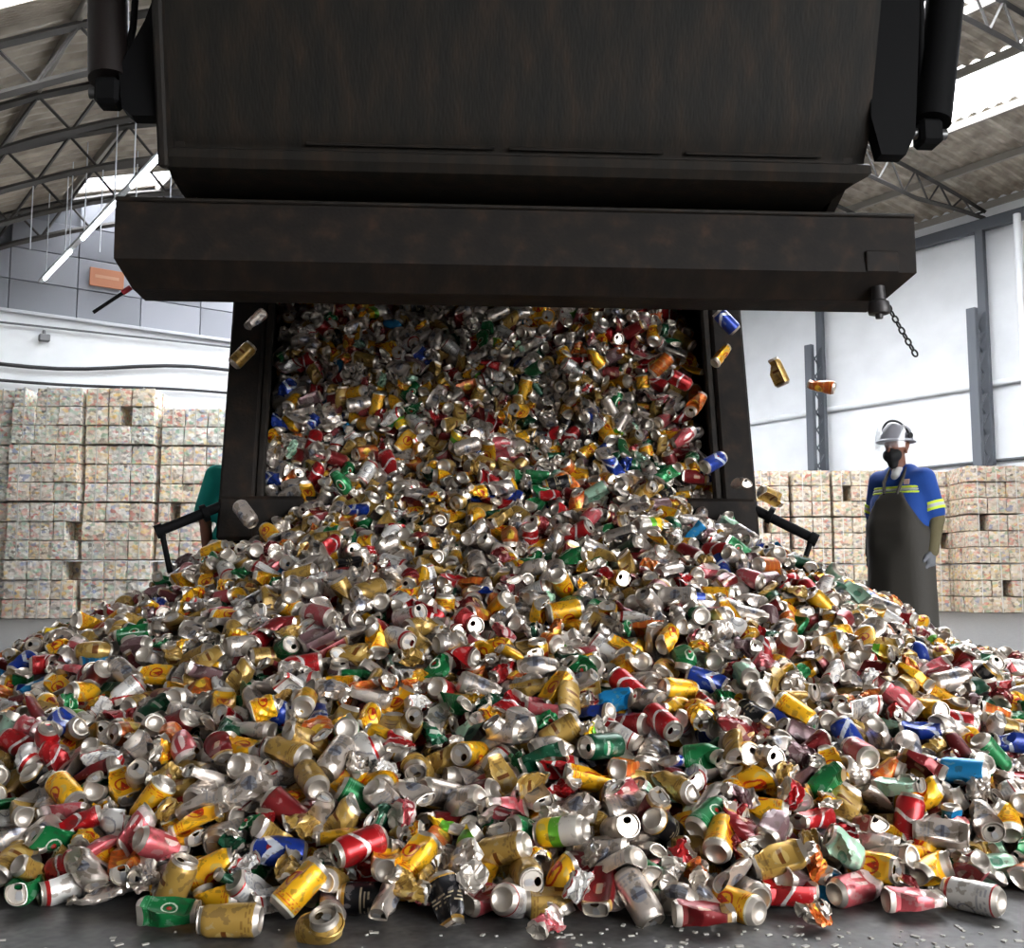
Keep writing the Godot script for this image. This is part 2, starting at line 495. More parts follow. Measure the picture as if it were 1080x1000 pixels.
# ------------------------------------------------------------------ bales of pressed cans
func build_bales() -> void:
	var speck := []
	var brown := []
	for s in 4:
		var im := Image.create(256, 256, false, Image.FORMAT_RGB8)
		var warm: Color = [Color(0.90, 0.87, 0.83), Color(0.88, 0.81, 0.74), Color(0.84, 0.84, 0.79), Color(0.90, 0.83, 0.73)][s]
		var chips := [Color(0.93, 0.92, 0.90), Color(0.86, 0.84, 0.81), Color(0.76, 0.73, 0.69), Color(0.55, 0.51, 0.47), Color(0.34, 0.32, 0.30), Color(0.78, 0.40, 0.36), Color(0.88, 0.66, 0.60), Color(0.88, 0.72, 0.40), Color(0.86, 0.80, 0.62), Color(0.50, 0.66, 0.54), Color(0.70, 0.78, 0.70), Color(0.45, 0.50, 0.66), Color(0.80, 0.76, 0.71), Color(0.95, 0.94, 0.92), Color(0.66, 0.61, 0.56), Color(0.90, 0.86, 0.80)]
		var cells := FastNoiseLite.new()
		cells.seed = 300 + s
		cells.noise_type = FastNoiseLite.TYPE_CELLULAR
		cells.cellular_return_type = FastNoiseLite.RETURN_CELL_VALUE
		cells.frequency = 0.16
		cells.fractal_type = FastNoiseLite.FRACTAL_NONE
		cells.domain_warp_enabled = true
		cells.domain_warp_amplitude = 9.0
		cells.domain_warp_frequency = 0.09
		for y in 256:
			for x in 256:
				var a := cells.get_noise_2d(x * 0.8, y * 1.25)
				var c: Color = chips[int(fposmod(a * 431.7, 1.0) * 15.99)]
				im.set_pixel(x, y, c.lerp(warm, 0.25 + 0.45 * fposmod(a * 97.3, 1.0)))
		var tex := ImageTexture.create_from_image(im)
		var bump := noise_tex(0.18, [[0.0, Color.BLACK], [1.0, Color.WHITE]], 60 + s, 128, 3)
		for k in 2:
			var m := tri_mat("pressed_cans_%d" % (s * 2 + k), tex, 0.36 + 0.08 * k, 0.5, 0.15, true)
			m.uv1_offset = Vector3(0.3 * k, 0.17 * s, 0.6 * k)
			m.heightmap_enabled = true
			m.heightmap_texture = bump
			m.heightmap_scale = 2.0
			speck.append(m)
			if s % 2 == 1:   # the browner lot by the side wall
				var w: StandardMaterial3D = m.duplicate()
				w.resource_name += "_brown"
				w.albedo_color = Color(0.84, 0.825, 0.80)
				brown.append(w)
	var blocks := []
	for s in 5:
		blocks.append(lumpy_block(0.444, 0.366, 0.5, s))
	var strap := flat("strap_grey", Color(0.74, 0.73, 0.70), 0.5, 0.2)
	var r := RandomNumberGenerator.new()
	r.seed = 77
	# [left edge px-free world x, base depth, columns wide, tiers, turn, side]
	var stacks := [
		[-11.18, 20.3, 3, 4, 0.02, "L"], [-9.77, 20.12, 3, 4, 0.02, "L"], [-8.36, 20.25, 3, 4, 0.02, "L"], [-6.94, 20.4, 3, 4, 0.02, "L"],
		[5.75, 24.9, 2, 3, 0.0, "R"], [6.72, 24.8, 2, 3, 0.0, "R"], [7.68, 24.85, 2, 3, 0.0, "R"], [8.64, 24.7, 2, 3, 0.0, "R"], [9.58, 25.05, 3, 3, 0.0, "R"], [10.45, 23.8, 3, 3, 0.0, "R"],
		[5.6, 26.4, 3, 3, 0.0, "B"]]
	var tier_word := ["bottom", "second", "third", "top"]
	var left_word := ["outermost column of the left stack", "second column of the left stack", "third column of the left stack", "left stack's column nearest the truck"]
	var right_word := ["right-hand column closest to the truck", "second column right of the truck", "third column right of the truck", "column behind the worker", "column just past the worker", "wide column right of the worker"]
	for si in stacks.size():
		var s: Array = stacks[si]
		for tier in s[3]:
			var wide: int = s[2]
			var tiers: int = s[3]
			var y: float = tier * 1.13
			if s[5] == "L" and si == 3 and tier == 3:
				y -= 0.0
			var b := base("can_bale", Vector3(s[0] + r.randf_range(-0.01, 0.01), y, -s[1] + r.randf_range(-0.06, 0.06)), s[4])
			var where: String
			if s[5] == "L":
				where = "%s bale of pressed cans, %s" % [tier_word[tier] if tier < tiers - 1 else "top", left_word[si]]
			elif s[5] == "R":
				where = "%s bale of pressed cans, %s" % [tier_word[tier] if tier < tiers - 1 else "top", right_word[si - 4]]
			else:
				where = "%s bale of pressed cans in the stack behind the right row" % [tier_word[tier] if tier < tiers - 1 else "top"]
			tag(b, where, "bale", "bales of pressed cans")
			var rows := 3
			if s[5] == "L" and tier == 3:
				rows = 2 if si == 3 else 3
			var hole := Vector2i(-1, -1)
			if r.randf() < (0.55 if s[5] == "R" else 0.3):
				hole = Vector2i(r.randi_range(0, wide - 1), r.randi_range(1, 2))
			var tone := r.randi() % 8
			for row in rows:
				for col in wide:
					for deep in 2:
						var small := deep == 0 and hole == Vector2i(col, row)
						var o := put("briquette", blocks[r.randi() % 5], (speck if s[5] == "L" else brown)[(tone if r.randf() < 0.6 else r.randi() % 8) % (8 if s[5] == "L" else 4)], b)
						o.position = Vector3(0.225 + col * 0.447 + r.randf_range(-0.004, 0.004), 0.185 + row * 0.369, -0.26 - deep * 0.52 + r.randf_range(-0.03, 0.03))
						o.rotation = Vector3(0, PI if r.randf() < 0.5 else 0.0, PI if r.randf() < 0.5 else 0.0)
						if small:   # a narrower briquette leaves a dark slot beside it
							o.scale.x = 0.5
							o.position.x -= 0.1
			for col in wide:
				var m := MB.new()
				m.box(Vector3(0.225 + col * 0.447, rows * 0.186, 0.012), Vector3(0.022, rows * 0.37, 0.004))
				m.box(Vector3(0.225 + col * 0.447, rows * 0.369 + 0.004, -0.5), Vector3(0.022, 0.004, 1.02))
				put("strap", m.mesh(20), strap, b)

func lumpy_block(w: float, h: float, d: float, sd: int) -> ArrayMesh:
	var n := FastNoiseLite.new()
	n.seed = 900 + sd
	n.frequency = 9.0
	var m := MB.new()
	var half := Vector3(w, h, d) * 0.5
	for ax in 3:
		for s in [-1.0, 1.0]:
			var u := (ax + 1) % 3
			var v2 := (ax + 2) % 3
			m.grid(4, 4, func(a, b):
				var p := Vector3.ZERO
				p[ax] = half[ax] * s
				p[u] = lerpf(-half[u], half[u], a if s > 0 else 1.0 - a)
				p[v2] = lerpf(-half[v2], half[v2], b)
				var e := Vector3(absf(p.x) / half.x, absf(p.y) / half.y, absf(p.z) / half.z)
				var at_edge := int(e.x > 0.99) + int(e.y > 0.99) + int(e.z > 0.99)
				if at_edge > 1:
					p -= p.sign() * Vector3(0.009 if e.x > 0.99 else 0.0, 0.009 if e.y > 0.99 else 0.0, 0.009 if e.z > 0.99 else 0.0)
				return p + Vector3(n.get_noise_3dv(p), n.get_noise_3dv(p + Vector3(5, 0, 0)), n.get_noise_3dv(p + Vector3(0, 5, 0))) * 0.016)
	return m.mesh(50)

# ------------------------------------------------------------------ the truck
const TRUCK := Vector3(-0.09, 0, -4.6)
const TRUCK_TURN := 0.061

func steel_tex(sd: int, a: Color, b: Color, c: Color) -> ImageTexture:
	return noise_tex(0.02, [[0.0, a], [0.5, b], [0.75, b.lerp(c, 0.45)], [1.0, c]], sd, 512, 6)

func build_truck() -> void:
	var t := base("garbage_truck", TRUCK, TRUCK_TURN)
	tag(t, "dark rusty refuse truck with raised tailgate pouring out cans", "truck")
	var rust := tri_mat("rusty_steel", steel_tex(81, Color(0.05, 0.037, 0.03), Color(0.09, 0.07, 0.053), Color(0.20, 0.135, 0.09)), 0.9, 0.7, 0.1, false)
	var dark := tri_mat("dark_steel", steel_tex(82, Color(0.06, 0.053, 0.045), Color(0.10, 0.085, 0.07), Color(0.17, 0.13, 0.095)), 1.1, 0.65, 0.1, false)
	var streak := tri_mat("streaked_steel", steel_tex(83, Color(0.05, 0.05, 0.042), Color(0.095, 0.082, 0.063), Color(0.18, 0.13, 0.09)), 0.6, 0.68, 0.1, false)
	streak.uv1_scale = Vector3(1.4, 0.35, 1.4)   # rain streaks run down the panel
	for mm in [rust, dark, streak]:
		mm.metallic_specular = 0.35
		mm.heightmap_enabled = true
		mm.heightmap_texture = noise_tex(0.3, [[0.0, Color.BLACK], [1.0, Color.WHITE]], 84, 256, 4)
		mm.heightmap_scale = 0.1
	var black := flat("black_paint", Color(0.03, 0.03, 0.034), 0.75)
	black.metallic_specular = 0.25
	# container
	var lean := Basis(Vector3.RIGHT, -atan(0.2))
	for s in [-1.0, 1.0]:
		var m := MB.new()
		m.box(Vector3(s * 1.105, 1.85, -0.17), Vector3(0.15, 2.0, 0.12), 0.012, lean)
		put("rear_post", m.mesh(20), rust, t)
		m = MB.new()
		m.box(Vector3(s * 1.012, 1.85, -0.15), Vector3(0.035, 1.75, 0.05), 0.008, lean)
		put("seal_channel", m.mesh(20), dark, t)
		m = MB.new()
		m.box(Vector3(s * 1.10, 1.9, -2.9), Vector3(0.05, 1.8, 5.3), 0.01)
		put("side_wall", m.mesh(20), dark, t)
		for k in 6:
			m = MB.new()
			m.box(Vector3(s * 1.15, 1.9, -0.9 - 0.85 * k), Vector3(0.06, 1.75, 0.1), 0.01)
			put("side_rib", m.mesh(20), dark, t)
		# tailgate lock bar with a drop handle
		var b := put("lock_bar", tube_mesh([Vector3(s * 1.12, 1.05, 0.02), Vector3(s * 1.41 if s < 0 else 1.42, 0.915 if s < 0 else 0.885, 0.1)], 0.022), black, t)
		put("collar", tube_mesh([Vector3(s * 1.225, 1.00, 0.045), Vector3(s * 1.245, 0.99, 0.052)], 0.038), black, b)
		put("end_cap", tube_mesh([Vector3(s * 1.395, 0.922 if s < 0 else 0.895, 0.095), Vector3(s * 1.425, 0.908 if s < 0 else 0.88, 0.103)], 0.03), black, b)
		put("handle", tube_mesh([Vector3(s * 1.40, 0.91 if s < 0 else 0.88, 0.1), Vector3(s * 1.355, 0.74 if s < 0 else 0.78, 0.12)], 0.012), black, b)
	put("bed_floor", hbox(Vector3(0, 1.0, -2.8), Vector3(2.15, 0.06, 5.6), 0.005), dark, t)
	put("bed_sill", hbox(Vector3(0, 0.97, 0.0), Vector3(2.36, 0.2, 0.12), 0.015), rust, t)
	put("container_roof", hbox(Vector3(0, 2.83, -3.0), Vector3(2.3, 0.06, 5.2), 0.01), dark, t)
	put("front_bulkhead", hbox(Vector3(0, 1.9, -5.5), Vector3(2.2, 1.8, 0.06), 0.01), dark, t)
	for s in [-1.0, 1.0]:
		put("chassis_rail", hbox(Vector3(s * 0.42, 0.78, -3.2), Vector3(0.09, 0.24, 6.2), 0.01), black, t)
		var w := MB.new()
		var q := Basis(Vector3.FORWARD, PI / 2)
		w.lathe([Vector2(0.26, -0.26), Vector2(0.44, -0.26), Vector2(0.5, -0.2), Vector2(0.5, 0.2), Vector2(0.44, 0.26), Vector2(0.26, 0.26)], 32, Vector3(s * 0.83, 0.5, -2.2), q)
		var ty := put("wheel", w.mesh(40), flat("tyre_rubber", Color(0.06, 0.06, 0.06), 0.85), t)
		w = MB.new()
		w.lathe([Vector2(0.0, -0.1), Vector2(0.12, -0.1), Vector2(0.2, -0.02), Vector2(0.27, -0.02), Vector2(0.27, 0.02), Vector2(0.2, 0.02), Vector2(0.12, 0.1), Vector2(0.0, 0.1)], 24, Vector3(s * 0.83, 0.5, -2.2), q)
		put("hub", w.mesh(40), flat("hub_grey", Color(0.3, 0.3, 0.3), 0.6, 0.4), ty)
	put("cab", hbox(Vector3(0, 1.55, -6.6), Vector3(2.2, 2.1, 1.6), 0.12), flat("cab_white", Color(0.6, 0.6, 0.6), 0.5), t)

	# raised tailgate
	var g := Node3D.new()
	g.name = "tailgate"
	t.add_child(g)
	g.set_meta("label", "raised tailgate of rusty dark steel with a wide angled sill beam")
	var m := MB.new()
	var lx := [-1.28, -1.28, -1.272, -1.235, -1.235]
	var rx := [1.39, 1.39, 1.382, 1.30, 1.30]
	var zz := [1.02, 1.235, 1.255, 1.17, 1.02]
	var yy := [1.935, 1.935, 1.738, 1.662, 1.662]
	for i in 5:
		var j := (i + 1) % 5
		m.quadp(Vector3(lx[i], yy[i], zz[i]), Vector3(lx[j], yy[j], zz[j]), Vector3(rx[j], yy[j], zz[j]), Vector3(rx[i], yy[i], zz[i]))
	for side in [lx, rx]:
		var c := m.v.size()
		for i in 5:
			m.vert(Vector3(side[i], yy[i], zz[i]))
		for i in range(1, 4):
			if side == lx:
				m.tri(c, c + i + 1, c + i)
			else:
				m.tri(c, c + i, c + i + 1)
	put("sill_beam", m.mesh(8), rust, g)
	put("sill_lip", hbox(Vector3(0.055, 1.942, 1.16), Vector3(2.67, 0.014, 0.17), 0.004), dark, g)
	put("recess_plate", hbox(Vector3(0.05, 1.92, 1.0), Vector3(2.2, 0.42, 0.03)), dark, g)
	put("patch_plate", hbox(Vector3(1.265, 1.775, 1.252), Vector3(0.115, 0.075, 0.014), 0.004), rust, g)
	# curved rear panel: rolled lower edge, a ledge, then the sheet leaning out upwards
	var prof := [Vector2(1.02, 1.990), Vector2(1.22, 1.975), Vector2(1.33, 1.980), Vector2(1.385, 1.995), Vector2(1.405, 2.020), Vector2(1.40, 2.050), Vector2(1.375, 2.065), Vector2(1.345, 2.070), Vector2(1.35, 2.090), Vector2(1.385, 2.130), Vector2(1.42, 2.230), Vector2(1.47, 2.380), Vector2(1.54, 2.580), Vector2(1.62, 2.830), Vector2(1.68, 3.130)]
	m = MB.new()
	for i in prof.size() - 1:
		for off in [0.0, 0.02]:
			var a: Vector2 = prof[i]
			var b: Vector2 = prof[i + 1]
			var inset_a := maxf(0.0, 2.02 - a.y) * 2.0
			var inset_b := maxf(0.0, 2.02 - b.y) * 2.0
			var p0 := Vector3(-1.075, a.y, a.x - off); var p1 := Vector3(1.175 - inset_a, a.y, a.x - off)
			var p2 := Vector3(1.175 - inset_b, b.y, b.x - off); var p3 := Vector3(-1.075, b.y, b.x - off)
			if off == 0.0:
				m.quadp(p0, p1, p2, p3)
			else:
				m.quadp(p0, p3, p2, p1)
	put("rear_panel", m.mesh(35), streak, g)
	m = MB.new()
	m.box(Vector3(-1.085, 2.55, 1.52), Vector3(0.03, 1.15, 0.1), 0.008, Basis(Vector3.RIGHT, 0.28))
	put("edge_flange", m.mesh(20), dark, g)
	# three welded seams on the panel
	for z in [[-0.35, 0.6], [0.25, 0.5], [0.8, 0.45]]:
		m = MB.new()
		m.tube([Vector3(z[0] - z[1] * 0.5, 2.092, 1.362), Vector3(z[0] + z[1] * 0.5, 2.092, 1.362)], [0.006], 6)
		put("weld_seam", m.mesh(50), dark, g)
	for s in [-1.0, 1.0]:
		m = MB.new()
		m.prism(PackedVector2Array([Vector2(1.05, 1.72), Vector2(1.12, 1.95), Vector2(1.33, 2.03), Vector2(1.50, 2.5), Vector2(1.66, 3.1), Vector2(-0.2, 3.3), Vector2(-0.5, 2.9), Vector2(-0.3, 2.65)]), Vector3(1.12 if s > 0 else -1.05, 0, 0), Vector3.BACK, Vector3.UP, 0.03)
		put("side_plate", m.mesh(20), dark, g)
	m = MB.new()
	m.quadp(Vector3(-1.06, 3.1, 1.68), Vector3(1.16, 3.1, 1.68), Vector3(1.16, 3.3, -0.2), Vector3(-1.06, 3.3, -0.2))
	m.quadp(Vector3(-1.06, 3.08, 1.66), Vector3(-1.06, 3.28, -0.2), Vector3(1.16, 3.28, -0.2), Vector3(1.16, 3.08, 1.66))
	put("top_plate", m.mesh(20), dark, g)
	# brackets and lifting cylinders
	m = MB.new()
	m.prism(PackedVector2Array([Vector2(-1.085, 2.66), Vector2(-1.15, 2.45), Vector2(-1.224, 2.29), Vector2(-1.21, 2.165), Vector2(-1.18, 2.14), Vector2(-1.085, 2.14)]), Vector3(0, 0, 1.4), Vector3.RIGHT, Vector3.UP, 0.06)
	put("lug_plate", m.mesh(20), black, g)
	m = MB.new()
	m.prism(PackedVector2Array([Vector2(1.17, 3.1), Vector2(1.375, 3.1), Vector2(1.345, 2.55), Vector2(1.315, 2.15), Vector2(1.28, 2.075), Vector2(1.20, 2.075), Vector2(1.17, 2.2)]), Vector3(0, 0, 1.4), Vector3.RIGHT, Vector3.UP, 0.06)
	put("lug_plate", m.mesh(20), black, g)
	for s in [-1.0, 1.0]:
		var lo := Vector3(-1.262, 2.265, 1.40) if s < 0 else Vector3(1.385, 2.20, 1.40)
		var hi := Vector3(-1.36, 3.35, 1.25) if s < 0 else Vector3(1.62, 3.35, 1.25)
		var cy := put("lift_cylinder", tube_mesh([lo, hi], 0.062, 20), flat("cylinder_brown", Color(0.10, 0.075, 0.07), 0.45, 0.2) if s < 0 else black, g)
	for s in [-1.0, 1.0]:
		var at := Vector3(-1.258, 2.22, 1.40) if s < 0 else Vector3(1.37, 2.16, 1.40)
		m = MB.new()
		m.box(at, Vector3(0.075, 0.085, 0.08), 0.012)
		put("clevis", m.mesh(20), black, g)
		put("clevis_pin", tube_mesh([at + Vector3(-0.06, 0.0, 0), at + Vector3(0.06, 0.0, 0)], 0.018), flat("pin_steel", Color(0.4, 0.4, 0.4), 0.4, 0.8), g)
	put("hydraulic_hose", tube_mesh([Vector3(-1.185, 3.2, 1.36), Vector3(-1.195, 2.7, 1.37), Vector3(-1.20, 2.45, 1.38), Vector3(-1.225, 2.28, 1.39)], 0.011), black, g)
	put("hydraulic_hose", tube_mesh([Vector3(1.41, 3.2, 1.36), Vector3(1.385, 2.7, 1.37), Vector3(1.365, 2.4, 1.38), Vector3(1.345, 2.2, 1.39)], 0.011), black, g)
	# lock cone and hanging chain under the right end of the beam
	m = MB.new()
	m.lathe([Vector2(0.0, 0.0), Vector2(0.012, 0.0), Vector2(0.014, 0.014), Vector2(0.034, 0.016), Vector2(0.038, 0.03), Vector2(0.034, 0.055), Vector2(0.024, 0.062), Vector2(0.021, 0.11), Vector2(0.0, 0.11)], 20, Vector3(1.262, 1.588, 1.22))
	put("lock_cone", m.mesh(40), flat("worn_iron", Color(0.20, 0.19, 0.19), 0.45, 0.5), g)
	var ch0 := Vector3(1.30, 1.64, 1.20)
	var ch1 := Vector3(1.395, 1.465, 1.20)
	for i in 9:
		var c := ch0.lerp(ch1, (i + 0.5) / 9.0)
		var d := (ch1 - ch0).normalized()
		var side := Vector3.BACK if i % 2 else d.cross(Vector3.BACK).normalized()
		var pts := []
		for k in 16:
			var a := TAU * k / 16.0
			pts.append(c + d * (cos(a) * 0.0125) + side * (sin(a) * 0.0085))
		m = MB.new()
		m.tube(pts, [0.0032], 6, true)
		put("chain_link", m.mesh(60), flat("chain_steel", Color(0.13, 0.13, 0.13), 0.45, 0.5), g)
	# safety rod at the left end, red sleeve
	put("rod", tube_mesh([Vector3(-1.262, 1.675, 1.12), Vector3(-1.375, 1.593, 1.12)], 0.006), black, g)
	put("rod_sleeve", tube_mesh([Vector3(-1.255, 1.681, 1.12), Vector3(-1.282, 1.661, 1.12)], 0.009), flat("sleeve_red", Color(0.65, 0.10, 0.16), 0.5), g)

func tube_mesh(path: Array, r: float, seg := 12) -> ArrayMesh:
	var m := MB.new()
	m.tube(path, [r], seg)
	return m.mesh(50)

# ------------------------------------------------------------------ drink cans
const SHAPES := 14
var can_parts := []        # per shape: [body arrays, top arrays, base arrays, tab arrays]
var can_half := []         # per shape: half length of the axis the can lies on, radius, how flat
var can_mesh := []         # per shape: [body mesh, top mesh, base mesh, tab mesh]
var can_mat := []          # per design
var end_mat: StandardMaterial3D
var tab_mat: StandardMaterial3D
const STATE := ["intact", "slightly dented", "dented", "pinched", "bent", "folded", "flattened", "folded flat", "squashed short", "crushed flat", "skewed", "crumpled", "balled", "twisted"]
const DESIGN := ["white", "silver", "yellow", "gold", "red", "maroon", "green", "dark green", "blue", "light blue", "orange", "black", "pink-striped", "lime-yellow", "mauve", "pale green"]
const SHARE := [0.07, 0.29, 0.145, 0.15, 0.045, 0.085, 0.025, 0.025, 0.013, 0.006, 0.03, 0.012, 0.05, 0.008, 0.018, 0.016]

func can_specs() -> Array:
	var V := func(x, y, z): return Vector3(x, y, z).normalized()
	return [
		{},
		{"p": [[V.call(0, 0.1, 1), 0.027, 1.7]]},
		{"p": [[V.call(0, 0.0, 1), 0.016, 1.75], [V.call(-1, 0.5, 0.2), 0.030, 1.6]]},
		{"p": [[V.call(0, 0.12, 1), 0.016, 1.5], [V.call(0.1, 0.1, -1), 0.018, 1.5], [V.call(1, -0.4, 0), 0.033, 1.6]]},
		{"b": [0.0, 0.6], "p": [[V.call(0, 0.35, 1), 0.018, 1.5], [V.call(0.8, -0.4, 0.3), 0.03, 1.5]]},
		{"b": [0.012, 1.15], "f": [0.012, 2], "p": [[V.call(0, 0.6, 1), 0.012, 1.2], [V.call(-0.6, 0, -0.8), 0.026, 1.4]]},
		{"z": 0.5, "p": [[V.call(0.3, 0.3, 1), 0.015, 1.5], [V.call(-0.3, -0.4, 1), 0.018, 1.4]]},
		{"z": 0.36, "b": [0.01, 0.5], "p": [[V.call(0.3, 0.2, 1), 0.012, 1.5], [V.call(0.5, -0.5, -1), 0.018, 1.3]], "n": 0.003},
		{"y": 0.6, "f": [0.16, 5], "p": [[V.call(1, 0.1, 0.3), 0.027, 1.6]]},
		{"y": 0.34, "f": [0.2, 4], "n": 0.005, "s": 0.25},
		{"y": 0.82, "s": 0.45, "f": [0.1, 4], "p": [[V.call(0.3, 0.3, 1), 0.024, 1.6], [V.call(-0.6, -0.2, -1), 0.026, 1.6]]},
		{"y": 0.75, "b": [0.0, 0.5], "z": 0.75, "f": [0.14, 6], "p": [[V.call(0.3, 0.5, 1), 0.017, 1.4], [V.call(-1, 0.2, 0.3), 0.019, 1.5], [V.call(0.4, -0.5, -0.8), 0.02, 1.5], [V.call(1, -0.3, 0.2), 0.024, 1.4]], "n": 0.004},
		{"y": 0.55, "b": [0.0, 0.9], "z": 0.7, "f": [0.22, 5], "p": [[V.call(0.3, 0.5, 1), 0.013, 1.3], [V.call(-1, 0.2, 0.3), 0.017, 1.5], [V.call(0.4, -0.5, -0.8), 0.018, 1.5], [V.call(0.1, 1, 0.2), 0.03, 1.2]], "n": 0.006},
		{"y": 0.9, "t": 1.1, "z": 0.72, "f": [0.08, 3], "p": [[V.call(0.7, 0.1, 0.7), 0.018, 1.4], [V.call(-0.7, 0.3, 0.6), 0.02, 1.4]]},
	]

func bend_can(p0: Vector3, s: Dictionary, nz: FastNoiseLite) -> Vector3:
	var p := p0
	var mid := clampf(1.0 - absf(p.y) / 0.062, 0.0, 1.0)
	var th := atan2(p.z, p.x)
	if s.has("f"):
		var k: float = 1.0 - s.f[0] * minf(1.0, mid * 2.2) * (0.5 + 0.5 * sin(th * s.f[1] + p.y * 120.0 + sin(th * 2.0) * 1.5))
		p.x *= k
		p.z *= k
	if s.has("t"):
		var a: float = s.t * p.y / 0.12
		p = Basis(Vector3.UP, a) * p
	if s.has("y"):
		p.y *= s.y
	if s.has("z"):
		p.z *= lerpf(1.0, s.z, minf(1.0, 0.55 + mid * 1.3))
		p.x *= lerpf(1.0, 1.0 + (1.0 - s.z) * 0.35, minf(1.0, mid * 2.0))
	if s.has("s"):
		p.x += s.s * p.y
	if s.has("b"):
		var y0: float = s.b[0]
		var k := smoothstep(-0.012, 0.02, p.y - y0)
		var q := p - Vector3(0, y0, 0)
		q = Basis(Vector3.RIGHT, s.b[1] * k) * q
		p = q + Vector3(0, y0, 0)
	for pl in s.get("p", []):
		var n: Vector3 = pl[0]
		var d := n.dot(p) - float(pl[1])
		if d > 0.0:
			p -= n * d * float(pl[2]) * (0.35 + 0.65 * minf(1.0, mid * 3.0))
	if s.has("n"):
		p += Vector3(nz.get_noise_3dv(p * 40.0), nz.get_noise_3dv(p * 40.0 + Vector3(9, 0, 0)), nz.get_noise_3dv(p * 40.0 + Vector3(0, 9, 0))) * s.n * 2.0
	return p

func make_can_shapes() -> void:
	var nz := FastNoiseLite.new()
	nz.seed = 5
	nz.frequency = 1.0
	var seg := 26
	var base_prof := [Vector2(0.0, 0.0105), Vector2(0.012, 0.009), Vector2(0.0195, 0.0045), Vector2(0.0225, 0.0004), Vector2(0.0245, 0.0002), Vector2(0.0262, 0.002), Vector2(0.0295, 0.007), Vector2(0.0318, 0.0098)]
	var body_prof := [Vector2(0.0318, 0.0098), Vector2(0.033, 0.013)]
	for i in 13:
		body_prof.append(Vector2(0.0332, 0.013 + 0.0068 * (i + 1)))
	body_prof.append_array([Vector2(0.0318, 0.106), Vector2(0.0294, 0.1115)])
	var top_prof := [Vector2(0.0294, 0.1115), Vector2(0.0270, 0.1165), Vector2(0.0266, 0.1180), Vector2(0.0277, 0.1195), Vector2(0.0274, 0.1214), Vector2(0.0256, 0.1214), Vector2(0.0246, 0.1150), Vector2(0.0236, 0.1146), Vector2(0.0228, 0.1172)]
	var specs := can_specs()
	for si in SHAPES:
		var ms := [MB.new(), MB.new(), MB.new(), MB.new()]
		ms[0].lathe(body_prof, seg)
		ms[1].lathe(top_prof, seg)
		ms[2].lathe(base_prof, seg)
		# lid panel with its open mouth
		var lid: MB = ms[1]
		var oc := Vector2(0.0, 0.0112)
		var f0 := lid.v.size()
		for k in seg:
			var a := TAU * k / seg
			var d := Vector2(cos(a), sin(a))
			lid.vert(Vector3(oc.x + d.x * 0.0098, 0.1172, oc.y + d.y * 0.0078))
			# where that ray meets the panel's rim
			var bq := oc.dot(d)
			var tt := -bq + sqrt(bq * bq - oc.length_squared() + 0.0228 * 0.0228)
			var e := oc + d * tt
			lid.vert(Vector3(e.x, 0.1172, e.y))
		for k in seg:
			var a := f0 + k * 2
			var b := f0 + ((k + 1) % seg) * 2
			lid.quad(a, b, b + 1, a + 1)
		ms[3].prism(PackedVector2Array([Vector2(-0.0045, 0.002), Vector2(0.0045, 0.002), Vector2(0.0075, -0.006), Vector2(0.0065, -0.015), Vector2(0.003, -0.0175), Vector2(-0.003, -0.0175), Vector2(-0.0065, -0.015), Vector2(-0.0075, -0.006)]), Vector3(0, 0.1186, 0), Vector3.RIGHT, Vector3.BACK, 0.0012)
		var lo := Vector3.ONE
		var hi := -Vector3.ONE
		for m in ms:
			for i in m.v.size():
				m.v[i] = bend_can(m.v[i] - Vector3(0, 0.061, 0), specs[si], nz)
				lo = lo.min(m.v[i])
				hi = hi.max(m.v[i])
		var mid := (lo + hi) * 0.5
		for m in ms:
			for i in m.v.size():
				m.v[i] -= mid
		var ext := (hi - lo) * 0.5
		var r := minf(ext.x, ext.z) * 0.95
		can_half.append([maxf(ext.y - r, 0.004), r, ext.z < ext.x * 0.8])
		var arr := [ms[0].arrays(32), ms[1].arrays(35), ms[2].arrays(35), ms[3].arrays(30)]
		can_parts.append(arr)
		var meshes := []
		for a in arr:
			var am := ArrayMesh.new()
			am.add_surface_from_arrays(Mesh.PRIMITIVE_TRIANGLES, a)
			meshes.append(am)
		can_mesh.append(meshes)

func hash2(a: int, b: int) -> float:
	var h := (a * 374761393 + b * 668265263) & 0x7fffffff
	h = ((h ^ (h >> 13)) * 1274126177) & 0x7fffffff
	return float(h % 1000) / 1000.0

func words(u: float, v: float, v0: float, v1: float, cells: int, sd: int) -> bool:
	# rows of small print, too small to read at this distance
	if v < v0 or v > v1:
		return false
	var row := int((v - v0) / (v1 - v0) * 5.0)
	if row % 2 == 1:
		return false
	return hash2(int(u * cells), row * 31 + sd) > 0.4

